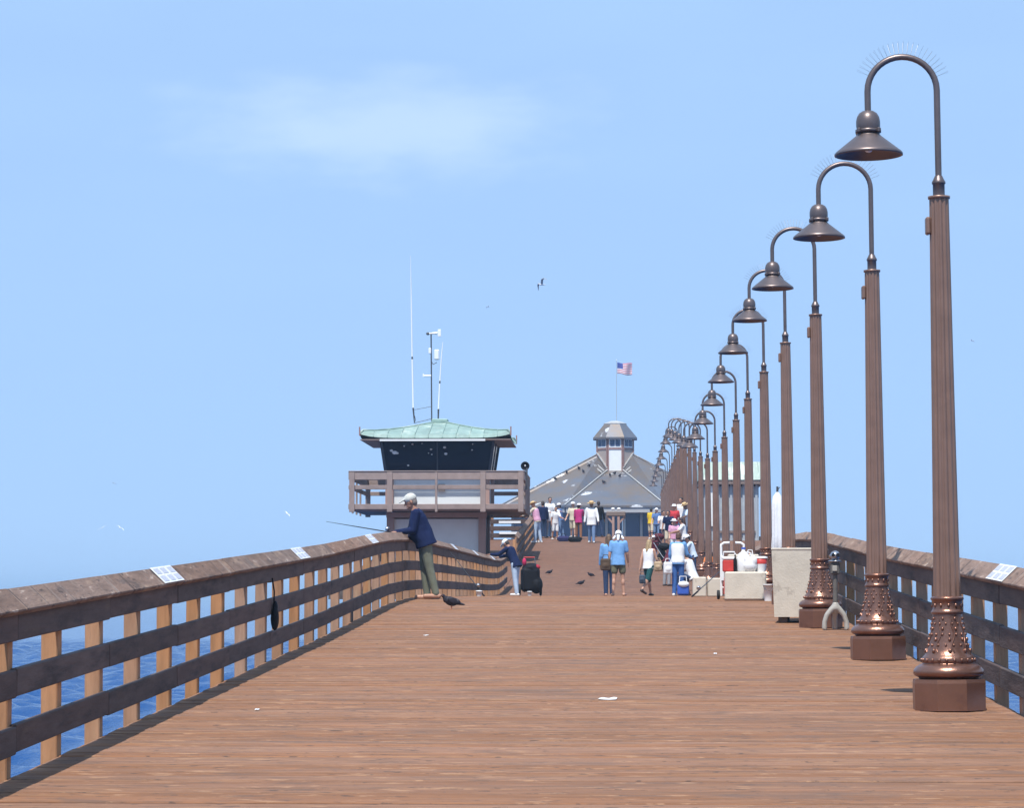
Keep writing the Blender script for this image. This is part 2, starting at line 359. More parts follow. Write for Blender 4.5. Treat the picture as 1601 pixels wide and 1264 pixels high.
def make_sea():
    rng = np.random.default_rng(3)
    xs = np.concatenate([[-14000, -5000, -2000, -900, -500, -300, -210], np.arange(-160, 120.1, .62), [170, 300, 500, 900, 2000, 5000, 14000]])
    ys = np.concatenate([[-2000, -600, -200, 0, 40], np.arange(70, 330, .62), np.arange(330, 620, 1.1), [700, 900, 1300, 2000, 3500, 7000, 14000]])
    X_, Y_ = np.meshgrid(xs, ys); Z = np.zeros_like(X_)
    for i in range(46):                           # wind chop: many short waves running roughly towards the shore
        lam = 1.7 * (9.0 / 1.7) ** rng.random(); th = rng.normal(.35, .75); k = 2 * np.pi / lam
        Z += lam * .0085 * np.sin(k * (X_ * np.sin(th) + Y_ * np.cos(th)) + rng.random() * 6.28)
    for lam, th, amp in ((22, .2, .16), (31, -.15, .2)):
        k = 2 * np.pi / lam; Z += amp * np.sin(k * (X_ * np.sin(th) + Y_ * np.cos(th)))
    ramp = lambda v, a_, b_: np.clip((v - a_) / (b_ - a_), 0, 1)
    Z = (Z + .04 * np.maximum(Z, 0) * 3) * ramp(X_, -160, -150) * ramp(-X_, -120, -110) * ramp(Y_, 70, 80) * ramp(-Y_, -618, -500)
    ny, nx = X_.shape; co = np.stack([X_, Y_, Z], -1).reshape(-1, 3).astype(np.float32)
    i0 = (np.arange(ny - 1)[:, None] * nx + np.arange(nx - 1)[None, :]).ravel(); fc = np.stack([i0, i0 + 1, i0 + nx + 1, i0 + nx], -1).astype(np.int32)
    me = bpy.data.meshes.new('sea'); me.vertices.add(len(co)); me.vertices.foreach_set('co', co.ravel()); me.loops.add(fc.size); me.loops.foreach_set('vertex_index', fc.ravel())
    me.polygons.add(len(fc)); me.polygons.foreach_set('loop_start', np.arange(0, fc.size, 4, dtype=np.int32)); me.update(calc_edges=True); me.polygons.foreach_set('use_smooth', np.ones(len(fc), bool)); me.materials.append(sea_material())
    return put('sea', me)
sea = make_sea()
tag(sea, 'deep blue rippled sea on both sides of the pier', 'sea', kind='structure')

# ------------------------------------------------------------------ pier deck: beams below, planks above
XL, XR = -3.676, 3.116
def strip(xl, xr, ys, top, bot, mb):
    vs = []; fs = []
    for y in ys:
        z = dz(y); vs += [(xl, y, z + top), (xr, y, z + top), (xr, y, z + bot), (xl, y, z + bot)]
    for i in range(len(ys) - 1):
        a = i * 4
        for k in range(4): fs.append((a + k, a + 4 + k, a + 4 + (k + 1) % 4, a + (k + 1) % 4))
    fs += [(0, 1, 2, 3), tuple(len(vs) - 4 + k for k in (3, 2, 1, 0))]
    mb.add(vs, fs)
deck_ys = [y * 1.0 for y in range(-10, 213)]
mb = MB(); strip(XL + .05, XR - .05, deck_ys, -.085, -.40, mb)
deck = mb.build('pier_deck', M['under']); tag(deck, 'brown plank deck of the long pier', 'pier deck', kind='structure')
PITCHP = .25
plank_me = [MB().box((0, 0, 0), (XR - XL, PITCHP - g, .075), bev=.006).mesh('plank', m_) for m_ in (M['deck'], M['deck2']) for g in (.010, .014, .020)]
y = 13.2; k = 0
while k < 299:
    yc = y + PITCHP / 2
    put('plank', plank_me[random.choice((0, 0, 1, 1, 2)) + (3 if yc > random.uniform(50, 86) else 0)], deck, ((XL + XR) / 2 + random.uniform(-.004, .0), yc, dz(yc) - .0375 + random.uniform(-.004, .004)), (slope(yc), random.uniform(-.0007, .0007), random.uniform(-.0012, .0012)))
    y += PITCHP; k += 1
PLANK_END = y
mb = MB(); yy = -9.0
while yy < 212:
    if yy + .01 < 13.2 - PITCHP + .01 or yy >= PLANK_END - .001:
        yc = yy + PITCHP / 2
        mb.box(((XL + XR) / 2, yc, dz(yc) - .0375), (XR - XL, PITCHP - .014, .075), Matrix.Rotation(slope(yc), 3, 'X'))
    yy += PITCHP
o = mb.build('far_planks', M['deck2'], deck); o['kind'] = 'stuff'
# side platforms of the pier
def platform(x0, x1, y0, y1, label):
    mb = MB(); ys = [y0 + (y1 - y0) * i / 12 for i in range(13)]; strip(x0, x1, ys, -.085, -.40, mb)
    p = mb.build('pier_platform', M['under']); tag(p, label, 'platform', kind='structure')
    pl = MB(); yy = y0
    while yy < y1 - .2:
        pl.box(((x0 + x1) / 2, yy + .125, dz(yy + .125) - .0375), (x1 - x0, .236, .075), Matrix.Rotation(slope(yy + .125), 3, 'X')); yy += .25
    o = pl.build('plank_covering', M['deck2'], p); o['kind'] = 'stuff'
platform(-9.4, XL - .01, 88.5, 119.5, 'plank platform carrying the lookout tower left of the pier')
platform(XR + .01, 8.2, 110, 130, 'plank platform under the green roofed building right of the pier')
mb = MB()
for yb in range(4, 210, 12):
    for xx in (-3.0, -.3, 2.5):
        mb.tube([(xx, yb, dz(yb) - .4), (xx, yb, -1.4)], .2, 10)
    mb.box((-.28, yb, dz(yb) - .56), (6.4, .35, .32))
for (xx, yb) in ((-8.8, 90), (-8.8, 104), (-8.8, 118), (-4.6, 90), (-4.6, 118), (7.6, 112), (7.6, 128), (4, 112), (4, 128)):
    mb.tube([(xx, yb, dz(yb) - .35), (xx, yb, -1.4)], .2, 10)
o = mb.build('pile_supports', M['under'], deck); o['kind'] = 'stuff'

# ------------------------------------------------------------------ railings
SEG = 3.0
board_me = MB().box((0, 0, 0), (.045, SEG - .008, .168), bev=.006).mesh('rail_board', M['board'])
cap_me = MB().box((0, 0, 0), (.185, SEG - .008, .046), bev=.007).mesh('cap_plank', M['cap'])
post_me = [MB().box((0, 0, .36), (.108, .145, 1.22), bev=.008).mesh('post', M['post']) for _ in range(1)]
def railing(label, x, side, y0, y1, off=0.0, step=1.5, group='wooden railings of the pier'):
    "boards on the deck side, posts outside, cap plank tilted towards the deck; side -1 is left"
    root = empty('wooden_railing', (x, y0, dz(y0)), 0, label, 'railing', group)
    base = root.location
    y = y0 + off
    while y < y1:
        jx = random.uniform(-.008, .008)
        put('post', post_me[0], root, (side * .084 + jx, y - base.y, dz(y) - base.z), (0, random.uniform(-.008, .008), random.uniform(-.03, .03)))
        y += step
    y = y0
    while y < y1 - .1:
        L = min(SEG, y1 - y); a, b = y, y + L; yc = (a + b) / 2
        sl = math.atan((dz(b) - dz(a)) / (b - a)); zc = (dz(a) + dz(b)) / 2
        s = (1, L / SEG, 1)
        for h in (.232, .57, .913):
            put('rail_board', board_me, root, (random.uniform(-.004, .004), yc - base.y, zc + h - base.z + random.uniform(-.006, .006)), (sl, random.uniform(-.02, .02), 0), s).rotation_mode = 'YXZ'
        put('cap_plank', cap_me, root, (side * .004, yc - base.y, zc + 1.062 - base.z + random.uniform(-.004, .004)), (sl, -side * R(44) + random.uniform(-.02, .02), 0), s).rotation_mode = 'YXZ'
        y += SEG
    return root
XRL, XRR = -3.65, 3.09
railing('long weathered railing with tilted cap running down the left side of the pier', XRL, -1, 7.5, 88.5)
railing('long weathered railing behind the lamp posts on the right side of the pier', XRR, 1, 7.5, 109.5, off=.7)
railing('short railing climbing the ramp beyond the lookout tower', XRL - .1, -1, 100.0, 124)
def cross_rail(label, x0, x1, y):
    root = empty('wooden_railing', (x0, y, dz(y)), 0, label, 'railing', 'wooden railings of the pier'); L = x1 - x0
    n = 3
    for i in range(n + 1): MB().box((i * L / n, .1, .45), (.14, .14, 1.1), bev=.008).build('post', M['post'], root)
    for h in (.2, .5, .8): MB().box((L / 2, 0, h), (L - .01, .045, .2), bev=.006).build('rail_board', M['board'], root)
    MB().box((L / 2, .06, 1.06), (L - .005, .26, .05), Matrix.Rotation(R(-35), 3, 'X'), .006).build('cap_plank', M['cap'], root)
    return root
cr = cross_rail('cross railing at the back of the tower platform with white sheets below its cap', -8.9, -3.85, 118.6)

# notices on the rail caps: three white printed sheets side by side
sheet_me = MB().box((0, 0, 0), (.172, .30, .004)).mesh('sheet', M['paper'])
print_me = MB().box((0, 0, 0), (.060, .22, .002)).mesh('print_block', M['ink'])
ORD = ['nearest', 'second', 'third', 'fourth', 'fifth', 'sixth', 'seventh', 'eighth', 'ninth', 'tenth', 'eleventh', 'twelfth', 'thirteenth', 'fourteenth', 'fifteenth',
       'sixteenth', 'seventeenth', 'eighteenth', 'nineteenth', 'twentieth', 'twenty-first', 'twenty-second', 'twenty-third', 'twenty-fourth']
def notice(x, side, y, label):
    s0 = slope(y)
    root = empty('rail_notice', (x + side * .004, y, dz(y) + 1.062), 0, label, 'notice', 'white printed notices on the rail caps')
    root.rotation_mode = 'YXZ'; root.rotation_euler = (s0, -side * R(44), 0)
    for i in range(3):
        sh = put('sheet', sheet_me, root, (0, (i - 1) * .325, .030))
        for k in (-1, 1): put('print_block', print_me, sh, (k * .040, random.uniform(-.01, .01), .0035))
for i, y in enumerate((22.0, 31.2, 40.2, 49.2, 60.3, 69.2, 78.4)):
    notice(XRL, -1, y, ['white three-sheet printed notice on the left rail cap, nearest the camera', 'white three-sheet notice on the left rail cap, second from the camera',
        'white three-sheet notice on the left rail cap just before the leaning fisherman', 'white notice on the left rail cap beside the leaning fisherman', 'white notice on the left rail cap just past the leaning fisherman',
        'white notice on the left rail cap halfway from the fisherman to the tower', 'white notice on the left rail cap nearest the lookout tower'][i])
for i, y in enumerate((22.4, 33.2, 43.0)):
    notice(XRR, 1, y, ['white printed notice on the right rail cap at the picture edge', 'white printed notice on the right rail cap between the two nearest lamp posts',
                       'white printed notice on the right rail cap at the crest of the deck'][i])

# ------------------------------------------------------------------ street lamps
def make_lamp():
    root = empty('street_lamp', (0, 0, 0))
    MB().lathe([(.255, 0), (.300, 0), (.300, .215), (.294, .245), (.25, .247)], 8, M=Matrix.Rotation(R(22.5), 3, 'Z'), smooth=False).build('plinth', M['plinth'], root)
    prof = [(.23, .245), (.24, .262), (.268, .272), (.281, .292), (.276, .318), (.255, .345), (.226, .362), (.205, .368), (.205, .376)]
    MB().lathe(prof, 40, smooth=True).build('base_moulding', M['base'], root)
    prof = [(.205, .372), (.212, .385), (.211, .41), (.196, .428), (.183, .44), (.165, .49), (.148, .555), (.135, .63), (.124, .70), (.118, .75), (.118, .762)]
    bell = MB().lathe(prof, 40, smooth=True).build('bell', M['base'], root)
    mb = MB()
    def br(z):
        for (r0, z0), (r1, z1) in zip(prof, prof[1:]):
            if z0 <= z <= z1 and z1 > z0: return r0 + (r1 - r0) * (z - z0) / (z1 - z0)
        return .12
    for k in range(22):                                          # bead ring
        a = 2 * math.pi * k / 22; mb.ell((.212 * math.cos(a), .212 * math.sin(a), .398), (.013, .013, .016), n=6, m=4)
    for z, n, r in ((.47, 8, .016), (.515, 16, .010), (.56, 8, .014), (.60, 16, .010), (.645, 8, .012), (.685, 16, .009), (.725, 8, .011)):
        for k in range(n):
            a = 2 * math.pi * (k + .5 * (int(z * 1000) % 2)) / n; rr = br(z) + .002
            mb.ell((rr * math.cos(a), rr * math.sin(a), z), (r, r, r * 1.3), n=6, m=4)
    for k in range(8):                                           # raised leaf ribs down the bell
        a = 2 * math.pi * (k + .25) / 8
        mb.tube([((br(z) + .001) * math.cos(a + .10 * math.sin(z * 34)), (br(z) + .001) * math.sin(a + .10 * math.sin(z * 34)), z) for z in [.46 + .02 * i for i in range(14)]], .006, 5)
    mb.build('relief', M['base'], bell)['kind'] = 'stuff'
    cl = [(.118, .76), (.128, .765), (.131, .778), (.122, .79), (.116, .80), (.118, .86), (.122, .868), (.132, .878), (.131, .892), (.120, .90), (.105, .902)]
    col_ = MB().lathe(cl, 32, smooth=True).build('collar', M['base'], root)
    mb = MB()
    for k in range(12):
        a = 2 * math.pi * k / 12; mb.ell((.117 * math.cos(a), .117 * math.sin(a), .83), (.012, .012, .018), n=6, m=4)
    mb.build('collar_relief', M['base'], col_)['kind'] = 'stuff'
    zs = [.90 + (4.10 - .90) * i / 8 for i in range(9)]
    def rad(z): return .109 - (.109 - .078) * ((z - .9) / 3.2) ** .85
    MB().lathe([(rad(z), z) for z in zs], 96, rmod=lambda k, z: (1.0, 1.0, .975, .92, .87, .87, .92, .975)[k % 8], smooth=True).build('fluted_shaft', M['shaft'], root)
    MB().box((-.094, 0, 3.88), (.04, .10, .14), bev=.012).build('service_box', M['shaft'], root)
    MB().lathe([(.06, 4.095), (.088, 4.098), (.090, 4.118), (.05, 4.124)], 28).build('cap_plate', M['shaft'], root)
    MB().lathe([(.048, 4.12), (.048, 4.215), (.055, 4.222), (.055, 4.235), (.044, 4.255), (.030, 4.285)], 20).build('neck', M['gun'], root)
    ra, zc = .278, 4.985
    path = [(0, 0, 4.25), (0, 0, 4.6)] + [(-ra + ra * math.cos(R(a)), 0, zc + ra * math.sin(R(a))) for a in range(0, 181, 10)] + [(-2 * ra, 0, 4.80)]
    arm = MB().tube(path, .026, 12).build('arm', M['gun'], root)
    mb = MB()
    for a in range(22, 160, 6):
        for sgn in (-1, 1):
            d = Vector((math.cos(R(a)), sgn * .35, math.sin(R(a)))).normalized(); p = Vector((-ra + (ra + .024) * math.cos(R(a)), 0, zc + (ra + .024) * math.sin(R(a))))
            mb.tube([p, p + d * .105], .0009, 3, smooth=False)
    mb.build('bird_spikes', M['spike'], arm)['kind'] = 'stuff'
    hx = -2 * ra
    head = MB().lathe([(.026, 4.828), (.045, 4.824), (.072, 4.806), (.090, 4.775), (.097, 4.74), (.097, 4.70), (.090, 4.668)], 28, c=(hx, 0, 0)).build('dome', M['gun'], root)
    mb = MB().lathe([(.09, 4.645), (.104, 4.648), (.104, 4.672), (.09, 4.675)], 28, c=(hx, 0, 0))
    for k in range(4):
        a = math.pi / 4 + k * math.pi / 2
        mb.box((hx + .112 * math.cos(a), .112 * math.sin(a), 4.66), (.03, .03, .035), Matrix.Rotation(a, 3, 'Z'), .006)
    mb.build('clamp_ring', M['gun'], root)
    sh = [(.086, 4.650), (.093, 4.632), (.105, 4.618), (.262, 4.492), (.274, 4.478), (.276, 4.462), (.268, 4.460), (.262, 4.474), (.10, 4.600), (.02, 4.612)]
    MB().lathe(sh, 36, c=(hx, 0, 0)).build('shade', M['gun'], root)
    MB().ell((hx, 0, 4.555), (.05, .05, .07)).build('bulb', M['bulb'], root)
    return root
lamp0 = make_lamp()
LX = 2.61
# distances along the pier of the lamp posts, and small sideways offsets
LY = [22.1 + 7.05 * i for i in range(10)] + [93.0, 100.4, 107.5, 115, 122.3, 129.6, 137, 144, 151, 158, 165, 172, 179]
for i, y in enumerate(LY):
    lp = lamp0 if i == 0 else copy_tree(lamp0)
    x = (2.61, 2.705, 2.615, 2.645, 2.67, 2.70)[i] if i < 6 else 2.745
    lp.location = (x, y, dz(y)); lp.rotation_euler = (0, R(-.45) + random.uniform(-.002, .002), random.uniform(-.03, .03))
    lab = 'bronze fluted street lamp with bell shade, nearest the camera on the right' if i == 0 else ORD[i] + ' bronze street lamp from the camera in the right-hand row'
    tag(lp, lab, 'street lamp', 'row of street lamps along the right railing')

# ------------------------------------------------------------------ lookout tower on the left platform
def lookout_tower():
    YF = 103.4                                    # front of the lower storey
    YB = 102.0                                    # front of the balcony
    c = at(683, 800, YF); X0 = c.x; zb = dz(YF)
    root = empty('lookout_tower', (X0, YF + 1.7, zb - .2), 0, 'timber lookout tower with green copper roof and railed balcony', 'tower')
    o = root.location
    def L(px, py, Y): p = at(px, py, Y); return Vector((p.x - o.x, Y - o.y, p.z - o.z))
    xl, xr = L(605, 800, YF).x, L(760, 800, YF).x
    zfl = L(683, 798, YB).z; dep = 3.4; y0 = YF - o.y; y1 = y0 + dep
    # lower storey
    for (x, y) in ((xl + .13, y0 + .13), (xr - .15, y0 + .13), (xl + .13, y1 - .13), (xr - .15, y1 - .13)):
        MB().box((x, y, zfl / 2 - .02), (.28, .28, zfl - .06), bev=.015).build('corner_post', M['towerpink'], root)
    for (a, b) in (((xl, y0 + .12), (xr, y0 + .12)), ((xl, y1 - .12), (xr, y1 - .12))):
        MB().box(((a[0] + b[0]) / 2, a[1] - .03, zfl - .14), (xr - xl + .05, .24, .20), bev=.01).build('lintel', M['towerpink'], root)
    MB().box(((xl + xr) / 2, y0 + .2, zfl / 2 - .15), (xr - xl - .5, .06, zfl - .28)).build('front_panel', M['panel'], root)
    MB().box(((xl + xr) / 2, y1 - .2, zfl / 2 - .15), (xr - xl - .5, .06, zfl - .28)).build('rear_panel', M['panel'], root)
    for x in (xl + .14, xr - .14):
        MB().box((x, (y0 + y1) / 2, zfl / 2 - .1), (.06, dep - .5, zfl - .22)).build('side_panel', M['darkframe'], root)
    # balcony
    bx0, bx1 = L(545, 760, YB).x, L(820, 760, YB).x; by0, by1 = YB - o.y, YB - o.y + 6.4
    zt = L(683, 738, YB).z; z1 = L(683, 797, YB).z
    MB().box(((bx0 + bx1) / 2, (by0 + by1) / 2, z1 + .02), (bx1 - bx0 - .12, by1 - by0 - .12, .10), bev=.01).build('balcony_floor', M['towerwood'], root)
    H = zt - z1
    def side_rail(p, q, inward, nm):
        rl = empty('balcony_rail', (0, 0, 0)); rl.parent = root
        d = (Vector(q) - Vector(p)); Ln = d.length; d.normalize()
        for (lo, hi, th) in ((H - .30, H, .13), (H - .66, H - .50, .07), (0, .20, .13)):
            zc = z1 + (lo + hi) / 2
            mb = MB().beam(Vector((p[0], p[1], zc)), Vector((q[0], q[1], zc)), th, hi - lo, bev=.012); mb.build('rail_board', M['towerwood'], rl)
        fr = (0.02, .235, .5, .765, .98) if nm == 'x' else (.25, .5, .75)
        for f in fr:
            c = Vector(p) + d * (Ln * f); w = .20 if f in (.02, .98, .235, .765) and nm == 'x' else .09
            mb = MB().box((c.x + inward[0] * (-.075), c.y + inward[1] * (-.075), z1 + H / 2 - .06), (w if nm == 'x' else .07, .07 if nm == 'x' else w, H - .02 + .10), bev=.01)
            mb.build('rail_post', M['towerwood'], rl)
        MB().beam(Vector((p[0], p[1], z1 + H + .02)), Vector((q[0], q[1], z1 + H + .02)), .18, .035, bev=.008).build('rail_cap', M['towerwood'], rl)
    side_rail((bx0, by0), (bx1, by0), (0, 1), 'x'); side_rail((bx0, by1), (bx1, by1), (0, -1), 'x')
    side_rail((bx0 + .07, by0 + .1), (bx0 + .07, by1 - .1), (1, 0), 'y'); side_rail((bx1 - .07, by0 + .1), (bx1 - .07, by1 - .1), (-1, 0), 'y')
    # cabin
    zc0 = z1 + .07; zg = L(683, 741, YF).z; ze = L(683, 690, YF).z
    hw = (L(765, 735, YF).x - L(603, 735, YF).x) / 2; hw2 = (L(773, 690, YF).x - L(597, 690, YF).x) / 2; cy = y0 + hw
    xc = (L(765, 735, YF).x + L(603, 735, YF).x) / 2
    MB().box((xc, cy, (zc0 + zg) / 2 - .02), (2 * hw - .25, 2 * hw - .25, zg - zc0 - .05)).build('cabin_wall', M['panel'], root)
    for sx in (-1, 1):
        for sy in (-1, 1):
            MB().box((xc + sx * (hw - .14), cy + sy * (hw - .14), (zc0 + zg) / 2 - .02), (.30, .30, zg - zc0 - .04), bev=.01).build('cabin_post', M['towerpink'], root)
    MB().box((xc + .15, cy - hw + .08, zc0 + .80), (.27, .16, .26), bev=.01).build('meter_box', M['cupwall'], root)
    MB().box((xc, cy, zg - .02), (2 * hw + .1, 2 * hw + .1, .09), bev=.01).build('window_sill', M['towerwood'], root)
    wins = empty('window_band', (0, 0, 0)); wins.parent = root
    for k in range(4):
        Rz = Matrix.Rotation(k * math.pi / 2, 3, 'Z')
        def P(u, t):                                # u across, t up (0..1): the glass leans outward
            w = hw + (hw2 - hw) * t; return Rz @ Vector((u * w, -w, 0)) + Vector((xc, cy, zg + .03 + (ze - zg - .03) * t))
        for (u0, u1) in ((-.975, -.012), (.012, .975)):
            n = Rz @ Vector((0, 1, 0))
            a, b, c_, d_ = P(u0, .02), P(u1, .02), P(u1, .98), P(u0, .98)
            MB().add([a, b, c_, d_, a + n * .02, b + n * .02, c_ + n * .02, d_ + n * .02], [(0, 1, 2, 3), (7, 6, 5, 4), (0, 4, 5, 1), (1, 5, 6, 2), (2, 6, 7, 3), (3, 7, 4, 0)]).build('pane', M['glass'], wins)
        for u in (-1, 0):
            MB().beam(P(u, 0), P(u, 1), .10 if u else .05, .10 if u else .05, up=(Rz @ Vector((0, -1, .1)))).build('mullion', M['darkframe'], wins)
    for (px, py, w_) in ((612, 705, .13), (617, 708, .20), (621, 709, .12), (632, 698, .07), (645, 695, .09), (674, 703, .09), (695, 700, .12), (697, 710, .13), (670, 709, .05), (675, 711, .06), (738, 704, .07), (638, 728, .08), (660, 694, .05), (739, 695, .05)):  # small white spots modelled on the panes to stand in for bright reflections
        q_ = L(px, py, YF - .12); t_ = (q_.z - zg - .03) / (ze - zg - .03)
        MB().ell((q_.x, y0 - (hw2 - hw) * t_ - .006, q_.z), (w_ * .5, .006, w_ * .36), n=8, m=5).build('glint_spot', M['paper'], wins)
    MB().box((xc, cy, (zg + ze) / 2), (2 * hw - .7, 2 * hw - .7, ze - zg)).build('cabin_core', M['darkframe'], root)
    
    # roof
    rw = (L(799, 684, YF - .7).x - L(563, 684, YF - .7).x) / 2; rx = (L(799, 684, YF - .7).x + L(563, 684, YF - .7).x) / 2
    zt0 = L(683, 687, YF - .7).z; zt1 = zt0 + .18; tw = .30; zap = zt0 + .78
    MB().box((rx - .1, cy - rw - .035, zt0 - .045), (2 * hw2 * .93, .05, .075)).build('gutter_strip', M['whitepanel'], root)
    soff = MB().box((rx, cy, zt0 - .02), (2 * rw - .02, 2 * rw - .02, .03)).build('soffit', M['towerwood'], root)
    for k in range(4):
        Rz = Matrix.Rotation(k * math.pi / 2, 3, 'Z')
        def Q(u, t):                                # flared slope, eave corners turned up
            w = rw + (tw - rw) * t; lift = .16 * abs(u) ** 6 * (1 - t) ** 3
            zz = zt0 + .03 + .16 * min(1, t / .04) * .9 + (zap - zt0 - .19) * (t ** 1.15) + lift
            return Rz @ Vector((u * w, -w, 0)) + Vector((rx, cy, zz))
        ts = [0, .04, .2, .4, .6, .8, 1]
        def F(x, t):                                # point of the slope at a fixed place along the eave
            w = rw + (tw - rw) * t; return Q(x / w, t)
        def tm(x): return min(1.0, max(0.0, (rw - abs(x)) / (rw - tw)))
        xs = [-rw + 2 * rw * i / 11 for i in range(12)]
        for i in range(11):
            mb = MB(); sub = [xs[i] + (xs[i + 1] - xs[i]) * j / 3 for j in range(4)]; nt_ = 9; vs = []
            for r_ in range(nt_):
                for x in sub: vs.append(F(x, tm(x) * (r_ / (nt_ - 1)) ** 1.6))
            mb.add(vs, [(a * 4 + b, a * 4 + b + 1, a * 4 + b + 5, a * 4 + b + 4) for a in range(nt_ - 1) for b in range(3)])
            pn = mb.build('roof_panel', M['copper'], root)
            if i: MB().tube([F(xs[i], tm(xs[i]) * f) + Vector((0, 0, .012)) for f in (0, .05, .25, .5, .75, 1)], .018, 5).build('seam', M['copper'], pn)
        MB().tube([Q(-1, t) + Vector((0, 0, .015)) for t in (0, .04, .2, .4, .6, .8, 1)], .035, 6).build('hip', M['copper'], root)
        cq = Q(-1, 0); MB().box(cq + Vector((0, 0, .10)), (.05, .05, .34)).build('corner_upstand', M['cuptrim'], root)
    MB().box((rx, cy, zap + .06), (.62, .62, .16), bev=.03).build('roof_cap', M['copper'], root)
    MB().box((bx1 + .08, by0 + .3, zt - .25), (.06, .06, .8)).build('speaker_post', M['mast'], root)
    return root, o, zt0, zap, rx, cy, L
tw_root, tw_o, tz0, tzap, trx, tcy, TL = lookout_tower()
bpy.context.view_layer.update()
def roof_pt(px, py): return at(px, py, tw_o.y + tcy)
# antennas and instruments standing on the tower roof
def whip(name, label, pts, rads, mats):
    root = empty(name, pts[0], 0, label, 'antenna', 'antennas on the tower roof'); p0 = Vector(pts[0])
    for (a, b, r0, r1, m, nm) in zip(pts, pts[1:], rads, rads[1:], mats, ('mount', 'lower_section', 'joint', 'upper_section', 'tip')):
        MB().tube([Vector(a) - p0, Vector(b) - p0], [r0, r1], 8).build(nm, m, root)
    return root
YA = tw_o.y + tcy
zr = tw_o.z + tzap
pts = [at(648, 662, YA), at(646, 638, YA), at(644.5, 562, YA), at(644.4, 558, YA), at(643.3, 484, YA), at(642, 400, YA)]
whip('whip_antenna', 'tall white whip antenna, leftmost on the copper tower roof', pts, [.02, .036, .036, .03, .028, .006], [M['mast'], M['whip'], M['mast'], M['whip'], M['whip']])
pts = [at(685, 660, YA), at(685.5, 640, YA), at(687.5, 600, YA), at(687.8, 596, YA), at(690, 560, YA), at(692.5, 535, YA)]
whip('whip_antenna', 'short white whip antenna leaning right on the copper tower roof', pts, [.025, .035, .03, .028, .022, .012], [M['mast'], M['whip'], M['mast'], M['whip'], M['whip']])
b0 = at(675, 661, YA)
ms = empty('instrument_mast', b0, 0, 'dark mast with white weather instruments in the middle of the tower roof', 'mast')
def ML(px, py): return at(px, py, YA) - b0
MB().tube([(0, 0, 0), ML(674, 520)], .026, 8).build('pole', M['mast'], ms)
MB().tube([ML(648, 641), ML(674, 636)], .010, 6).build('brace', M['mast'], ms)
v = MB().ell(ML(669, 522), (.07, .05, .06)); v.build('anemometer_hub', M['mast'], ms)
mb = MB().tube([ML(669, 522), ML(684, 521)], [.03, .05], 8); mb.box(ML(687, 521), (.13, .05, .28), bev=.015); mb.build('wind_vane', M['whip'], ms)
MB().box(ML(683, 555), (.20, .18, .40), bev=.04).build('instrument_box', M['whip'], ms)
MB().tube([ML(683, 567), ML(677, 570), ML(675, 566)], .015, 6).build('box_bracket', M['mast'], ms)
MB().box(ML(672, 549), (.10, .1, .22), bev=.02).build('sensor', M['whip'], ms)
mb = MB().tube([ML(674, 588), ML(663, 588)], .035, 8); mb.box(ML(662, 587), (.05, .08, .12)); mb.build('rain_sensor', M['whip'], ms)
MB().tube([ML(648, 650), ML(650, 658), ML(647, 662), ML(655, 660), ML(668, 657), ML(675, 655)], .012, 6).build('cable', M['mast'], ms)
# loudspeaker horn at the balcony corner
p = at(821, 729, 102.3)
hn = empty('loudspeaker', p, 0, 'black round horn loudspeaker on the right corner of the tower balcony', 'loudspeaker')
MB().lathe([(.02, .30), (.05, .24), (.08, .12), (.155, .0), (.165, -.01), (.150, .0), (.07, .12), (.01, .16)], 20, M=Matrix.Rotation(R(-90), 3, 'X')).build('horn', M['black'], hn)
MB().ell((0, .08, 0), (.05, .05, .05)).build('driver', M['silver'], hn)
MB().tube([(0, .2, 0), (0, .25, -.2), (-.02, .3, -.36)], .018, 6).build('bracket', M['mast'], hn)

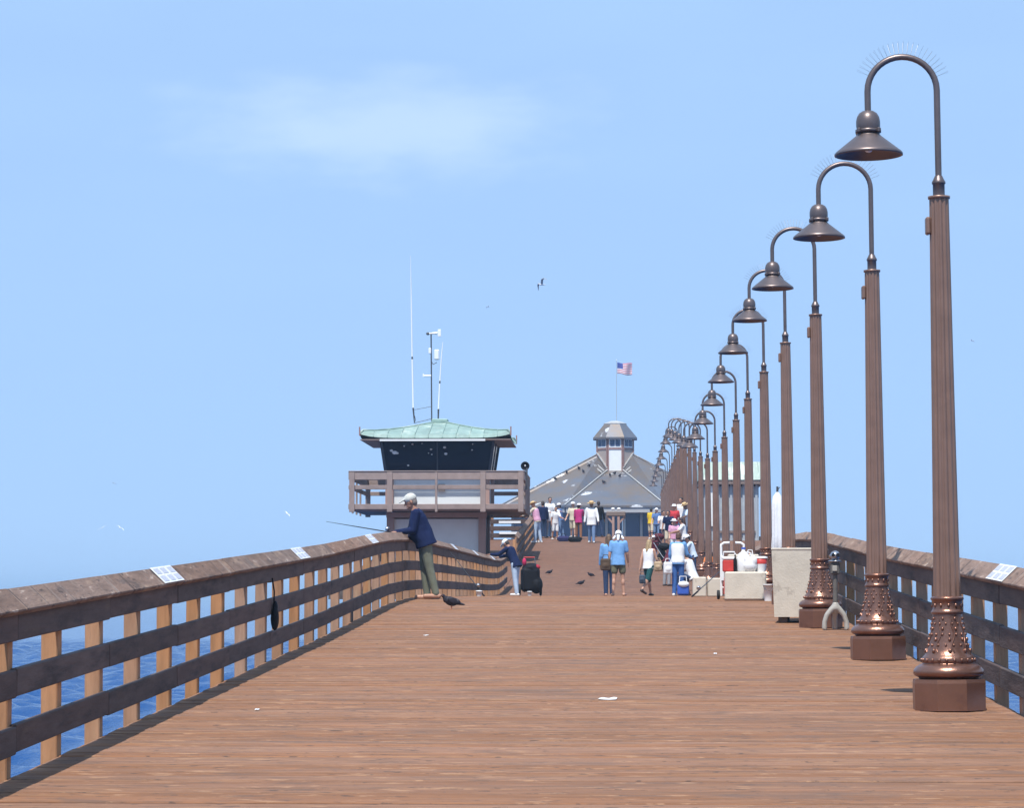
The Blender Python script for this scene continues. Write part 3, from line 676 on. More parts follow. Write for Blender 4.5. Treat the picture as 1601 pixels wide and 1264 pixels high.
# ------------------------------------------------------------------ pavilion at the pier end
def pavilion():
    YC = 193.0; AP = 8.2                        # centre distance and apothem of the octagonal eave
    c = at(962, 800, YC); zf = dz(YC); ze = at(958, 791, YC - AP).z
    root = empty('pier_pavilion', (c.x, YC, zf), 0, 'octagonal grey roofed pavilion with a windowed cupola at the pier end', 'pavilion')
    ze -= zf
    ac = 1.22                                    # cupola apothem
    zc = at(965, 735, YC - ac).z - zf            # where the roof meets the cupola front
    k8 = 1 / math.cos(R(22.5))
    def V(ap, i, z): a = R(-90 - 22.5 + 45 * i); return Vector((ap * k8 * math.cos(a), ap * k8 * math.sin(a), z))
    WA = AP - 1.1
    zc2 = at(965, 711, YC).z - zf                # the main roof climbs higher than the front slope
    def zr_(i): return zc if i % 8 in (0, 1) else zc2
    def facet(pts, nm='roof_facet'):
        n = len(pts); MB().add(list(pts) + [p_ - Vector((0, 0, .12)) for p_ in pts], [tuple(range(n)), tuple(range(2 * n - 1, n - 1, -1))] + [(k_, n + k_, n + (k_ + 1) % n, (k_ + 1) % n) for k_ in range(n)]).build(nm, M['metalroof'], root)
    for (i_, j_) in ((0, 7), (1, 2)):
        for t_ in (.0, .085, .13):
            A = V(ac + .05 + (AP - ac) * t_, i_, zc + (ze - zc) * t_ + .12); B = V(ac + .05 + (AP - ac) * t_, j_, zc2 + (ze - zc2) * t_ + .12)
            B = A.lerp(B, 1 if t_ == 0 else .75)
            MB().beam(A, B, .16 if t_ == 0 else .09, .08).build('flashing', M['flash'], root)
    for i in range(8):
        A_, B_, C_, D_ = V(AP, i, ze), V(AP, i + 1, ze), V(ac - .1, i + 1, zr_(i + 1)), V(ac - .1, i, zr_(i))
        facet([A_, B_, C_, D_])
        MB().tube([A_ + Vector((0, 0, .05)), D_ + Vector((0, 0, .07))], .045, 6).build('hip_cap', M['flash'] if i in (0, 1) else M['metalroof'], root)
        # fascia, wall, windows
        a, b = V(AP - .12, i, ze - .12), V(AP - .12, i + 1, ze - .12)
        MB().beam((a + b) / 2 + (a - b) / 2 * .985 - Vector((0, 0, .17)), (a + b) / 2 - (a - b) / 2 * .985 - Vector((0, 0, .17)), .10, .34).build('fascia', M['fascia'], root)
        wl = V(WA, i, 0); wr = V(WA, i + 1, 0); d = wr - wl; n = Vector((d.y, -d.x, 0)).normalized()
        MB().beam(wl + Vector((0, 0, .45)), wr + Vector((0, 0, .45)), .16, .9).build('wall', M['wallblue'], root)
        MB().beam(wl + Vector((0, 0, ze - .25)), wr + Vector((0, 0, ze - .25)), .16, .5).build('wall_head', M['wallblue'], root)
        for j in range(5):
            w = MB().beam(wl + d * (j / 5 + .02) + Vector((0, 0, .9 + (ze - 1.4) / 2)), wl + d * (j / 5 + .18) + Vector((0, 0, .9 + (ze - 1.4) / 2)), .04, ze - 1.42).build('window', M['blueglass'], root)
        for j in range(6):
            MB().box(wl + d * min(max(j / 5, .005), .995) + Vector((0, 0, .9 + (ze - 1.4) / 2)), (.16, .16, ze - 1.40)).build('mullion', M['fascia'], root)
    MB().lathe([(WA * k8 - .4, .02), (WA * k8 - .4, .06)], 8, M=Matrix.Rotation(R(22.5), 3, 'Z'), smooth=False).build('floor', M['under'], root)
    # cupola
    zt = at(965, 684, YC - ac).z - zf; zw = at(965, 701, YC - ac).z - zf
    for i in range(8):
        a, b = V(ac, i, 0), V(ac, i + 1, 0); d = b - a; n = Vector((d.y, -d.x, 0)).normalized()
        def slab(u0, u1, z0, z1, off, th, nm, m, par=root):
            p, q_ = a + d * u0 + n * off, a + d * u1 + n * off
            return MB().beam(p + Vector((0, 0, (z0 + z1) / 2)), q_ + Vector((0, 0, (z0 + z1) / 2)), th, z1 - z0).build(nm, m, par)
        slab(0, 1, zc - .6, zt, 0, .12, 'cupola_wall', M['whitepanel'] if i == 0 else M['cupwall'])
        for u in (.0, 1.0): slab(max(u - .07, -.01), min(u + .07, 1.01), zc - .6, zt - .01, .07, .08, 'cupola_trim', M['cuptrim'])
        slab(.07, .93, zw - .10, zw + .02, .065, .06, 'sill', M['cuptrim'])
        w = slab(.10, .90, zw + .04, zt - .08, .062, .05, 'window', M['whitepanel'])
        for u in (.16, .53): slab(u, u + .31, zw + .14, zt - .18, .095, .03, 'pane', M['blueglass'], w)
        MB().add([V(ac + .32, i, zt), V(ac + .32, i + 1, zt), V(.78, i + 1, zt + .95), V(.78, i, zt + .95), V(ac + .32, i, zt - .12), V(ac + .32, i + 1, zt - .12)],
                 [(0, 1, 2, 3), (0, 4, 5, 1)]).build('cupola_roof_facet', M['metalroof'], root)
        # flashing strips down both sides of the cupola front
    MB().lathe([((ac + .3) * k8, zt - .115), ((ac + .3) * k8, zt - .02)], 8, M=Matrix.Rotation(R(22.5), 3, 'Z'), smooth=False).build('cupola_soffit', M['cuptrim'], root)
    MB().lathe([(.86, zt + .93), (.88, zt + 1.02), (.6, zt + 1.10), (.3, zt + 1.2)], 8, M=Matrix.Rotation(R(22.5), 3, 'Z'), smooth=False).build('cupola_cap', M['flash'], root)
    return root, c.x, YC, zf, zt
pv, pvx, pvy, pvz, pvt = pavilion()
# flag
b = Vector((at(964, 600, pvy).x, pvy, pvz + pvt + 1.2))
tip = at(964, 564, pvy)
fp = empty('flagpole', b, 0, 'thin white flagpole rising from the pavilion cupola', 'flagpole')
MB().tube([(0, 0, -.05), (0, 0, tip.z - b.z)], [.016, .011], 8).build('pole', M['palemetal'], fp)
MB().ell((0, 0, tip.z - b.z + .03), (.04, .04, .04)).build('finial', M['whip'], fp)
fw, fh = 1.12, .80
fz = tip.z - .12
mb = MB(); nx, ny = 26, 13
vs = []
for j in range(ny + 1):
    for i in range(nx + 1):
        u = i / nx; v = j / ny
        vs.append((.05 + u * fw * .93, .16 * math.sin(u * 7.5 + v * 1.2) * u ** .6, -v * fh - .14 * u * (1 + .6 * math.sin(u * 5)) + .05 * math.sin(u * 6) * v))
fs = []; 
for j in range(ny):
    for i in range(nx):
        mb.add([], [])
        fs.append((j * (nx + 1) + i, j * (nx + 1) + i + 1, (j + 1) * (nx + 1) + i + 1, (j + 1) * (nx + 1) + i))
mb.add(vs, fs, 0, True)
mb.mi = [2 if (i < 10 and j < 7) else (0 if j % 2 == 0 else 1) for j in range(ny) for i in range(nx)]
fl = mb.build('flag', [M['fred'], M['fwhite'], M['fblue']], None, (b.x, b.y, fz)); tag(fl, 'red white and blue striped flag flying above the pavilion', 'flag')
mo = fl.modifiers.new('t', 'SOLIDIFY'); mo.thickness = .006

# ------------------------------------------------------------------ green roofed building on the right platform
def kiosk():
    Y = 118.0; a = at(1098, 757, Y); b = at(1188, 757, Y); zf = dz(Y) 
    W_ = b.x - a.x; H = a.z - zf; D = 4.0
    root = empty('pier_kiosk', ((a.x + b.x) / 2, Y + D / 2, zf), 0, 'small grey blue building with pale green roof behind the lamp posts', 'building')
    w = W_ / 2; y0 = -D / 2
    MB().box((0, 0, H / 2 - .15), (W_ - .1, D - .1, H + .1)).build('wall', M['wallblue'], root)
    for i in range(5):
        MB().box((-w + .15 + i * (W_ - .3) / 4, y0 + .03, H / 2), (.10, .08, H)).build('batten', M['wallblue'], root)
    MB().box((-w + .42, y0 - .03, H - .95), (.42, .06, 1.75), bev=.01).build('door', M['whitepanel'], root)
    MB().box((.25, y0 - .01, .38), (W_ - .9, .10, .10)).build('rail_trim', M['ftrim'], root)
    MB().box((0, 0, H + .06), (W_ + .25, D + .5, .20), bev=.02).build('eave_beam', M['ftrim'], root)
    zt = at(1150, 722, Y - .2).z - zf
    e = w + .16; ey = D / 2 + .28; r = .45
    MB().add([(-e, -ey, H + .16), (e, -ey, H + .16), (e, ey, H + .16), (-e, ey, H + .16), (-e + r * .15, -ey + r, zt), (e - r * .15, -ey + r, zt), (e - r * .15, ey - r, zt), (-e + r * .15, ey - r, zt)],
             [(0, 1, 5, 4), (1, 2, 6, 5), (2, 3, 7, 6), (3, 0, 4, 7), (4, 5, 6, 7)]).build('mansard_roof', M['pgreen'], root)
    for i in range(7):
        f = -1 + 2 * (i + .5) / 7
        MB().tube([(f * e, -ey - .005, H + .16), (f * (e - r * .15), -ey + r - .005, zt)], .022, 5).build('seam', M['pgreen'], root)
kiosk()
# twin-headed timber post on the crest of the ramp
p = at(963, 832, 124.0); zf = dz(124)
tp = empty('twin_lamp_post', (p.x, 124, zf), 0, 'brown timber post with two white lamp heads on the crest of the deck', 'lamp post')
s_ = 4300 / 124
top = at(963, 797, 124).z - zf
for sx in (-1, 1):
    MB().box((sx * .12, 0, top / 2 - .1), (.11, .16, top - .1), bev=.01).build('post', M['towerpink'], tp)
    MB().beam((sx * .14, 0, top - .62), (sx * .42, 0, top - .30), .08, .08).build('brace', M['towerpink'], tp)
    MB().ell((sx * .13, -.02, top + .02), (.095, .08, .06)).build('lamp_head', M['white'], tp)
MB().box((0, 0, top - .20), (.86, .22, .20), bev=.02).build('crossbeam', M['ftrim'], tp)

# ------------------------------------------------------------------ things standing about on the deck
def dpos(px, Y, dzz=0.0):
    "deck point Y metres along the pier under picture column px"
    p = at(px, 930, Y); return Vector((p.x, Y, dz(Y) + dzz))
# tall concrete bin beside the third lamp
b = dpos(1251, 37.6)
cb = empty('concrete_bin', b, R(-7), 'tall pale concrete bin behind the third lamp post', 'bin')
MB().add([(-.33, -.33, .07), (.33, -.33, .07), (.33, .33, .07), (-.33, .33, .07), (-.36, -.36, .97), (.36, -.36, .97), (.36, .36, .97), (-.36, .36, .97)],
         [(3, 2, 1, 0), (4, 5, 6, 7), (0, 1, 5, 4), (1, 2, 6, 5), (2, 3, 7, 6), (3, 0, 4, 7)]).build('body', M['conc'], cb)
MB().box((0, 0, .985), (.735, .735, .03), bev=.008).build('rim', M['conc'], cb)
for sx in (-1, 1): MB().box((sx * .22, 0, .034), (.12, .56, .07)).build('skid', M['under'], cb)
MB().tube([(.24, -.375, .86), (.24, -.40, .86)], .02, 8).build('bolt', M['mast'], cb)
# low concrete planter with fishing gear on it
b = dpos(1165.5, 45.9)
lp_ = empty('concrete_box', b, R(-2), 'low wide concrete box with fishing gear on top', 'concrete box')
MB().box((0, 0, .235), (.69, .5, .47), bev=.025).build('body', M['conc'], lp_)
ztop = b.z + .47
b2 = dpos(1162, 48.6)
cb2 = empty('concrete_box', b2, 0, 'plain concrete box standing behind the gear-laden one', 'concrete box')
MB().box((0, 0, .38), (.54, .45, .76), bev=.02).build('body', M['conc'], cb2)
b3 = dpos(1105, 53)
cb3 = empty('concrete_box', b3, 0, 'small concrete block beside the kneeling angler', 'concrete box')
MB().box((-.14, 0, .19), (.26, .4, .38), bev=.02).build('body', M['conc'], cb3); MB().box((.15, .03, .18), (.28, .36, .36), bev=.02).build('end_block', M['conc'], cb3)
# red and white cooler, jugs and bucket on the box
def on_box(px, y=45.9): p = at(px, 895, y); return Vector((p.x, y, ztop))
r = empty('cooler', on_box(1140), 0, 'small red cooler with white lid on the low concrete box', 'cooler')
MB().box((0, 0, .10), (.22, .2, .20), bev=.02).build('body', M['red'], r); MB().box((0, 0, .225), (.235, .21, .05), bev=.015).build('lid', M['white'], r); MB().tube([(-.1, 0, .25), (-.09, -.02, .33), (.09, -.02, .33), (.1, 0, .25)], .012, 6).build('handle', M['white'], r)
r = empty('bottle', on_box(1149.5, 45.8), 0, 'dark slim bottle between the cooler and the white jug', 'bottle')
MB().lathe([(.028, 0), (.03, .02), (.03, .19), (.012, .24), (.012, .29)], 12).build('body', M['black'], r); MB().lathe([(.014, .285), (.014, .31)], 10).build('cap', M['white'], r)
r = empty('jug', on_box(1162.5, 45.85), 0, 'large white plastic jug in the middle of the concrete box', 'jug')
MB().lathe([(.10, 0), (.115, .02), (.115, .22), (.08, .30), (.03, .34), (.03, .38)], 18).build('body', M['white'], r); MB().tube([(.05, -.03, .33), (.12, -.03, .31), (.125, -.03, .2)], .014, 6).build('handle', M['white'], r); MB().lathe([(.035, .375), (.035, .405)], 12).build('cap', M['blue'], r)
r = empty('carrier_bag', on_box(1173, 45.75), 0, 'crumpled white carrier bag beside the white jug', 'bag')
mb = MB().ell((0, 0, .10), (.12, .09, .11)); mb.ell((.05, -.02, .18), (.07, .06, .09)); mb.ell((-.06, 0, .2), (.05, .05, .1)); soft(mb, 'sack', M['white'], r, .016, 2)
MB().tube([(-.06, 0, .27), (-.03, 0, .36), (.03, 0, .36), (.05, 0, .25)], .009, 5).build('handle', M['white'], r)
r = empty('tub', on_box(1189, 45.85), 0, 'red and white plastic tub at the right end of the concrete box', 'tub')
MB().lathe([(.085, 0), (.105, .13)], 18).build('lower', M['white'], r); MB().lathe([(.106, .13), (.112, .22), (.10, .225)], 18).build('band', M['red'], r); MB().lathe([(.118, .222), (.118, .245), (.08, .255)], 18).build('lid', M['white'], r)
# white bucket on the deck
b = dpos(1202, 45.2)
r = empty('bucket', b, 0, 'narrow white bucket on the deck at the right of the low concrete box', 'bucket')
MB().lathe([(.07, 0), (.09, .26), (.096, .26), (.096, .275), (.08, .275), (.065, .03)], 18).build('body', M['white'], r)
MB().tube([(-.09, 0, .26), (-.07, -.06, .2), (0, -.08, .17), (.07, -.06, .2), (.09, 0, .26)], .006, 5).build('handle', M['mast'], r)
# white pipe hand cart
b = dpos(1145.5, 46.5)
r = empty('pipe_cart', b, R(4), 'white pipe fishing cart standing in front of the low concrete box', 'cart')
for sx in (-1, 1):
    MB().tube([(sx * .19, 0, .06), (sx * .19, 0, .86), (sx * .19, 0, .92), (sx * .14, 0, .95), (sx * .05, .0, .955)], .022, 10).build('upright', M['pipe'], r)
    MB().lathe([(.02, -.02), (.075, -.02), (.08, 0), (.075, .02), (.02, .02)], 18, c=(sx * .235, .05, .08), M=Matrix.Rotation(R(90), 3, 'Y')).build('wheel', M['rubber'], r)
MB().tube([(-.2, 0, .2), (.2, 0, .2)], .016, 8).build('crossbar', M['pipe'], r); MB().tube([(-.2, 0, .6), (.2, 0, .6)], .014, 8).build('crossbar', M['pipe'], r)
MB().box((0, -.12, .07), (.36, .26, .02), bev=.005).build('foot_plate', M['mast'], r)
MB().box((-.17, -.03, .52), (.05, .05, .42), bev=.01).build('rod_holder', M['white'], r); MB().box((-.14, -.03, .22), (.03, .05, .28), bev=.01).build('strap', M['red'], r)
# pedestal viewer behind the third lamp
b = dpos(1306, 35.6)
r = empty('viewer_pedestal', b, 0, 'silver headed viewer on a pale arched pedestal beside the third lamp post', 'viewer')
mb = MB()
for sx in (-1, 1):
    mb.tube([(sx * .145, 0, 0), (sx * .14, 0, .10), (sx * .11, 0, .19), (sx * .06, 0, .25), (sx * .01, 0, .30)], [.035, .034, .036, .04, .045], 10)
mb.tube([(0, 0, .26), (0, 0, .36)], [.05, .036], 12)
mb.tube([(0, .14, 0), (0, .10, .15), (0, 0, .28)], [.035, .036, .04], 8)
soft(mb, 'stand', M['palemetal'], r, .014, 3); MB().tube([(0, 0, .34), (0, 0, .73)], [.032, .028], 12).build('stem', cloth('weathered_steel', (.13, .12, .11)), r)
cloth('weathered_steel', (.13, .12, .11)); MB().box((0, 0, .79), (.12, .11, .16), bev=.02).build('coin_box', M['weathered_steel'], r); MB().box((-.01, -.075, .79), (.06, .012, .07), bev=.004).build('coin_slot', M['palemetal'], r)
MB().lathe([(.02, .875), (.085, .875), (.09, .888), (.05, .90)], 20).build('plate', M['silver'], r)
mb = MB().ell((0, 0, .955), (.065, .09, .065), n=16, m=10); mb.tube([(-.035, .09, .955), (-.035, .15, .955)], .03, 10); mb.tube([(.035, .09, .955), (.035, .15, .955)], .03, 10); soft(mb, 'head', M['silver'], r, .010, 2)
for sx in (-1, 1): MB().tube([(sx * .03, -.08, .96), (sx * .03, -.115, .965)], .022, 10).build('eyepiece', M['black'], r)
# closed white umbrella at the right rail
b = dpos(1216.5, 49.3)
r = empty('closed_umbrella', b, 0, 'closed white canvas umbrella standing behind the tall concrete bin', 'umbrella')
MB().tube([(0, 0, 0), (0, 0, 1.98)], .02, 8).build('pole', M['mast'], r)
MB().lathe([(.085, .86), (.10, .90), (.095, 1.1), (.094, 1.4), (.09, 1.65), (.075, 1.8), (.02, 1.88)], 24, rmod=lambda k, z: 1 + .20 * (1 if k % 4 < 2 else -1) * (.6 + .4 * math.sin(z * 9))).build('canopy', M['umb'], r)
MB().lathe([(.10, 0), (.22, .0), (.22, .06), (.05, .10)], 20).build('foot', M['conc'], r); MB().tube([(.0, 0, 1.88), (.025, 0, 1.95), (.05, 0, 1.97)], .008, 6).build('finial', M['mast'], r)
# rod leaning on the left railing, buckets, cloth bits
def rod(label, a, b_, reel=True, cat='fishing rod'):
    a, b_ = Vector(a), Vector(b_); d = b_ - a; root = empty('fishing_rod', a, 0, label, cat, 'fishing rods on the pier')
    n = 8; pts = [d * (i / n) + Vector((0, 0, -.10 * math.sin(math.pi * i / n) * .0)) for i in range(n + 1)]
    MB().tube([d * .0, d * .16], .016, 8).build('grip', M['black'], root)
    MB().tube([d * .15, d * .55, d], [.010, .008, .003], 8).build('blank', M['rod'], root)
    if reel:
        q_ = d.to_track_quat('Z', 'Y').to_matrix()
        MB().lathe([(.02, -.03), (.034, -.03), (.034, .03), (.02, .03)], 12, c=d * .18 + q_ @ Vector((0, .05, 0)), M=q_).build('reel', M['silver'], root)
    return root
a = dpos(757, 56.5); 
rod('dark fishing rod leaning against the left railing past the leaning fisherman', a + Vector((0, 0, .01)), Vector((XL + .05, 57.6, dz(57) + 1.02)))
a = dpos(1082, 50.5)
rod('dark fishing rod propped on the small concrete block', a + Vector((0, 0, .01)), Vector((a.x + .75, 53.2, dz(53) + .62)))
def cup(px, Y, label):
    r = empty('bait_cup', dpos(px, Y), 0, label, 'cup'); MB().lathe([(.045, 0), (.06, .10), (.064, .10), (.064, .11), (.05, .11)], 14).build('body', M['white'], r); MB().lathe([(.066, .108), (.066, .12), (.03, .125)], 14).build('lid', M['white'], r)
cup(749, 55.5, 'white bait cup on the deck by the leaning fishing rod')
cup(828, 72.5, 'white bait cup on the deck in front of the black cart')
def litter(px, py, w, label, Y=None):
    # flat scrap of paper lying on the planks
    Y = Y or 40
    for _ in range(30):
        y_ = at(px, py, Y); Y += (y_.z - dz(Y)) * 14
        if abs(y_.z - dz(Y)) < .002: break
    p = at(px, py, Y); mb = MB(); n = 6; vs = []; random.seed(int(px))
    for j in range(3):
        for i in range(n): vs.append((w * (i / (n - 1) - .5), (j - 1) * min(.07, w) * (1 + .3 * random.random()), .008 + .010 * random.random()))
    mb.add(vs, [(j * n + i, j * n + i + 1, (j + 1) * n + i + 1, (j + 1) * n + i) for j in range(2) for i in range(n - 1)], 0, False)
    o = mb.build('paper_scrap', M['paper'], None, (p.x, Y, dz(Y)), (slope(Y), 0, random.uniform(-.2, .2))); tag(o, label, 'litter', 'paper scraps on the deck')
    so = o.modifiers.new('t', 'SOLIDIFY'); so.thickness = .003
litter(950, 1095, .15, 'white crumpled paper scrap in the middle of the deck', 22.5)
litter(402, 1112, .032, 'tiny white paper scrap near the left railing', 22)
litter(666, 995, .05, 'tiny white paper scrap in front of the dark pigeon', 34)
litter(1118, 1024, .035, 'tiny white paper scrap left of the second lamp post', 30)
# dark pouch hung on the left railing, with a pale cord
r = empty('hanging_pouch', (XL + .05, 28.6, dz(28.6) + .45), 0, 'black pouch hanging on the inside of the left railing', 'bag')
soft(MB().ell((.03, 0, 0), (.045, .08, .13)).ell((.03, .02, .12), (.03, .05, .07)), 'pouch', M['black'], r, .014, 2); MB().tube([(.02, 0, .15), (.02, .02, .28), (.0, .0, .42)], .009, 6).build('strap', M['black'], r)
# bags on the ramp
def duffel(px, Y, label, m, w=.42):
    r = empty('duffel_bag', dpos(px, Y), R(random.uniform(-15, 15)), label, 'bag', 'bags lying on the ramp')
    soft(MB().cap((-w * .4, 0, .12), .12, (w * .4, 0, .12), .12).box((0, 0, .06), (w, .2, .1)), 'body', m, r, .02, 3); MB().tube([(-.1, 0, .22), (-.07, 0, .32), (.07, 0, .32), (.1, 0, .22)], .012, 6).build('handle', M['black'], r)
duffel(881, 117.5, 'dark navy duffel bag lying left of the man in white', cloth('navy_canvas', (.03, .03, .10)), .40)
duffel(899, 117.0, 'black duffel bag lying nearest the man in white', M['black'], .45)
# black wheeled fishing cart beside the second angler
b = dpos(829, 75.0)
r = empty('fishing_cart', b, R(8), 'black wheeled fishing cart with red top beside the left railing', 'cart')
soft(MB().box((0, 0, .44), (.50, .46, .66), bev=.07).ell((.02, 0, .76), (.25, .24, .14)).ell((.16, -.08, .3), (.18, .2, .25)), 'bag', M['black'], r, .022, 3)
for sx in (-1, 1):
    w = MB().lathe([(.05, -.025), (.15, -.025), (.165, 0), (.15, .025), (.05, .025)], 20, c=(sx * .29, .05, .165), M=Matrix.Rotation(R(90), 3, 'Y')).build('wheel', M['rubber'], r); MB().lathe([(.0, -.03), (.08, -.03), (.08, .03), (.0, .03)], 12, c=(sx * .29, .05, .165), M=Matrix.Rotation(R(90), 3, 'Y')).build('hub', M['mast'], w)
    MB().tube([(sx * .17, -.1, .1), (sx * .17, .12, .7), (sx * .15, .25, 1.05)], .014, 8).build('frame', M['mast'], r)
MB().tube([(-.15, .25, 1.05), (.15, .25, 1.05)], .016, 8).build('handle', M['red'], r)
soft(MB().ell((.16, -.05, .78), (.12, .14, .08)).ell((.05, 0, .74), (.15, .15, .06)), 'red_jacket', cloth('red_cloth', (.38, .03, .05)), r, .02, 3)
soft(MB().ell((.05, -.16, .76), (.10, .06, .045)), 'towel', cloth('white_cloth', (.80, .80, .80), .04), r, .016, 2)
soft(MB().ell((-.17, -.08, .92), (.06, .07, .11)), 'red_cap', cloth('crimson_cloth', (.50, .03, .10)), r, .016, 2)
# stroller among the crowd
def stroller(px, Y, label, rz, m):
    r = empty('stroller', dpos(px, Y), rz, label, 'stroller', 'strollers in the crowd')
    for (sx, sy) in ((-1, -1), (1, -1), (-1, 1), (1, 1)):
        MB().lathe([(.06, -.02), (.10, -.02), (.115, 0), (.10, .02), (.06, .02)], 16, c=(sx * .22, sy * .28, .115), M=Matrix.Rotation(R(90), 3, 'Y')).build('wheel', M['rubber'], r)
    for sx in (-1, 1):
        MB().tube([(sx * .2, -.28, .12), (sx * .2, .1, .55), (sx * .2, .42, 1.0)], .013, 8).build('frame', M['silver'], r); MB().tube([(sx * .2, .28, .12), (sx * .2, -.05, .5)], .012, 8).build('strut', M['silver'], r)
    MB().tube([(-.2, .42, 1.0), (.2, .42, 1.0)], .018, 8).build('handle', M['black'], r)
    soft(MB().box((0, 0, .42), (.36, .34, .10), bev=.02).box((0, .17, .62), (.36, .09, .4), Matrix.Rotation(R(-20), 3, 'X'), .02), 'seat', m, r, .022, 2)
    soft(MB().ell((0, .12, .86), (.21, .24, .14)), 'hood', m, r, .022, 2)
stroller(1043, 97, 'black stroller in the crowd by the lamp posts', R(60), M['black'])
stroller(1034, 104, 'dark wine-red stroller further up the ramp in the crowd', R(130), cloth('wine_cloth', (.10, .02, .03)))

# ------------------------------------------------------------------ birds
PERCH = []
def pigeon(px, Y, rz, label, s=1.0):
    r = empty('pigeon', dpos(px, Y), rz, label, 'pigeon', 'pigeons on the deck')      # head towards -X
    mb = MB().ell((-.01, 0, .125), (.11, .065, .07), Matrix.Rotation(R(18), 3, 'Y')).ell((-.09, 0, .155), (.045, .04, .055)).cap((-.10, 0, .17), .03, (-.125, 0, .205), .026).ell((-.13, 0, .21), (.030, .026, .027))
    mb.cap((.06, 0, .105), .035, (.19, 0, .075), .014).ell((.14, 0, .085), (.08, .045, .012), Matrix.Rotation(R(12), 3, 'Y'))
    b_ = soft(mb, 'body', M['pigeon'], r, .008, 2)
    for sy in (-1, 1):
        MB().ell((.03, sy * .058, .13), (.105, .014, .05), Matrix.Rotation(R(16), 3, 'Y')).build('wing', M['pigeon'], r)
        MB().tube([(.0, sy * .025, .08), (0, sy * .025, .008), (-.035, sy * .03, .004)], .005, 6).build('leg', M['orange'], r); MB().ell((-.15, sy * .024, .215), (.005, .004, .005), n=6, m=4).build('eye', M['orange'], r)
    MB().tube([(-.155, 0, .208), (-.185, 0, .198)], [.009, .002], 6).build('beak', M['black'], r)
    r.scale = (s, s, s); return r
pigeon(706, 41.3, R(14), 'dark pigeon standing on the deck near the leaning fisherman', .98)
pigeon(908, 89.0, R(180), 'dark pigeon on the ramp, middle one of three', .85)
pigeon(924, 93.5, R(20), 'dark pigeon on the ramp, nearest the woman in blue', .78)
pigeon(859, 95.0, R(160), 'dark pigeon on the ramp near the black cart', .78)
def gull(px, py, Y, bank, rz, label, s=1.0, flap=.5, wm='gull'):
    r = empty('gull', at(px, py, Y), 0, label, 'gull', 'gulls in the air'); r.rotation_euler = (0, R(bank), rz)
    soft(MB().ell((0, 0, 0), (.06, .19, .06)).ell((0, .19, .03), (.04, .05, .04)).cap((0, -.15, 0), .03, (0, -.30, .0), .02), 'body', M['gull'], r, .016, 2)
    MB().tube([(0, .235, .03), (0, .275, .02)], [.012, .003], 6).build('beak', M['orange'], r)
    for sx in (-1, 1):
        mb = MB(); pr = [(0, .09, 0, .16), (.25, .13, .13 * flap, .15), (.45, .06, .12 * flap, .11), (.66, -.05, -.02 * flap, .03)]
        vs = []
        for (x, y, z, c_) in pr: vs += [(sx * (x + .03), y, z + .012), (sx * (x + .03), y - c_, z + .006), (sx * (x + .03), y - c_, z - .004), (sx * (x + .03), y, z - .012)]
        fs = [(i * 4 + k, i * 4 + (k + 1) % 4, i * 4 + 4 + (k + 1) % 4, i * 4 + 4 + k) for i in range(3) for k in range(4)] + [(12, 13, 14, 15), (3, 2, 1, 0)]
        mb.add(vs, fs); mb.build('wing', M[wm], r)
    r.scale = (s, s, s)
gull(847, 445, 150, 24, R(118), 'gull flying high above the pavilion roof, dark wing raised', .85, 1.6, 'gullg')
gull(160, 826, 200, -28, R(20), 'pale distant gull low over the sea, left of a pair', .6, .6)
gull(188, 826, 200, 28, R(-30), 'pale distant gull low over the sea, right of a pair', .6, .6)
gull(178, 756, 300, 15, R(50), 'faint distant gull above the pair at left', .6, .6)
gull(449, 804, 200, 30, R(-50), 'pale distant gull left of the lookout tower', .6, .6)
gull(1520, 533, 260, 10, R(60), 'faint distant gull at the far right of the sky', .6, .6)
gull(763, 480, 280, 10, R(120), 'faint distant gull between the antennas and the flag', .6, .6)

# pigeons perched on the pavilion roof
RPL = ['middle of the left slope', 'left slope, lower right of the trio', 'left slope, nearest the cupola', 'front slope, lowest one', 'front slope, leftmost under the cupola', 'front slope, directly under the cupola', 'front slope, rightmost under the cupola', 'left edge, lowest one', 'left edge, upper one']
for i, (px, py) in enumerate(((905, 735), (912, 740), (921, 731), (944, 757), (954, 746), (961, 743), (969, 747), (868, 752), (886, 741))):
    Yp = 187.0
    p0 = at(px, py, Yp)
    rb = empty('pigeon', p0, random.uniform(0, 6), 'dark pigeon perched on the ' + RPL[i] + ' of the pavilion roof', 'pigeon', 'pigeons perched on the pavilion roof')
    soft(MB().ell((0, 0, .11), (.13, .07, .09)).ell((-.12, 0, .20), (.045, .04, .045)).cap((.05, 0, .09), .05, (.22, 0, .05), .02), 'body', M['pigeon'], rb, .02, 1)
    for sy in (-1, 1): MB().tube([(0, sy * .03, .06), (0, sy * .03, -.06)], .008, 5).build('leg', M['orange'], rb)
    PERCH.append(rb)

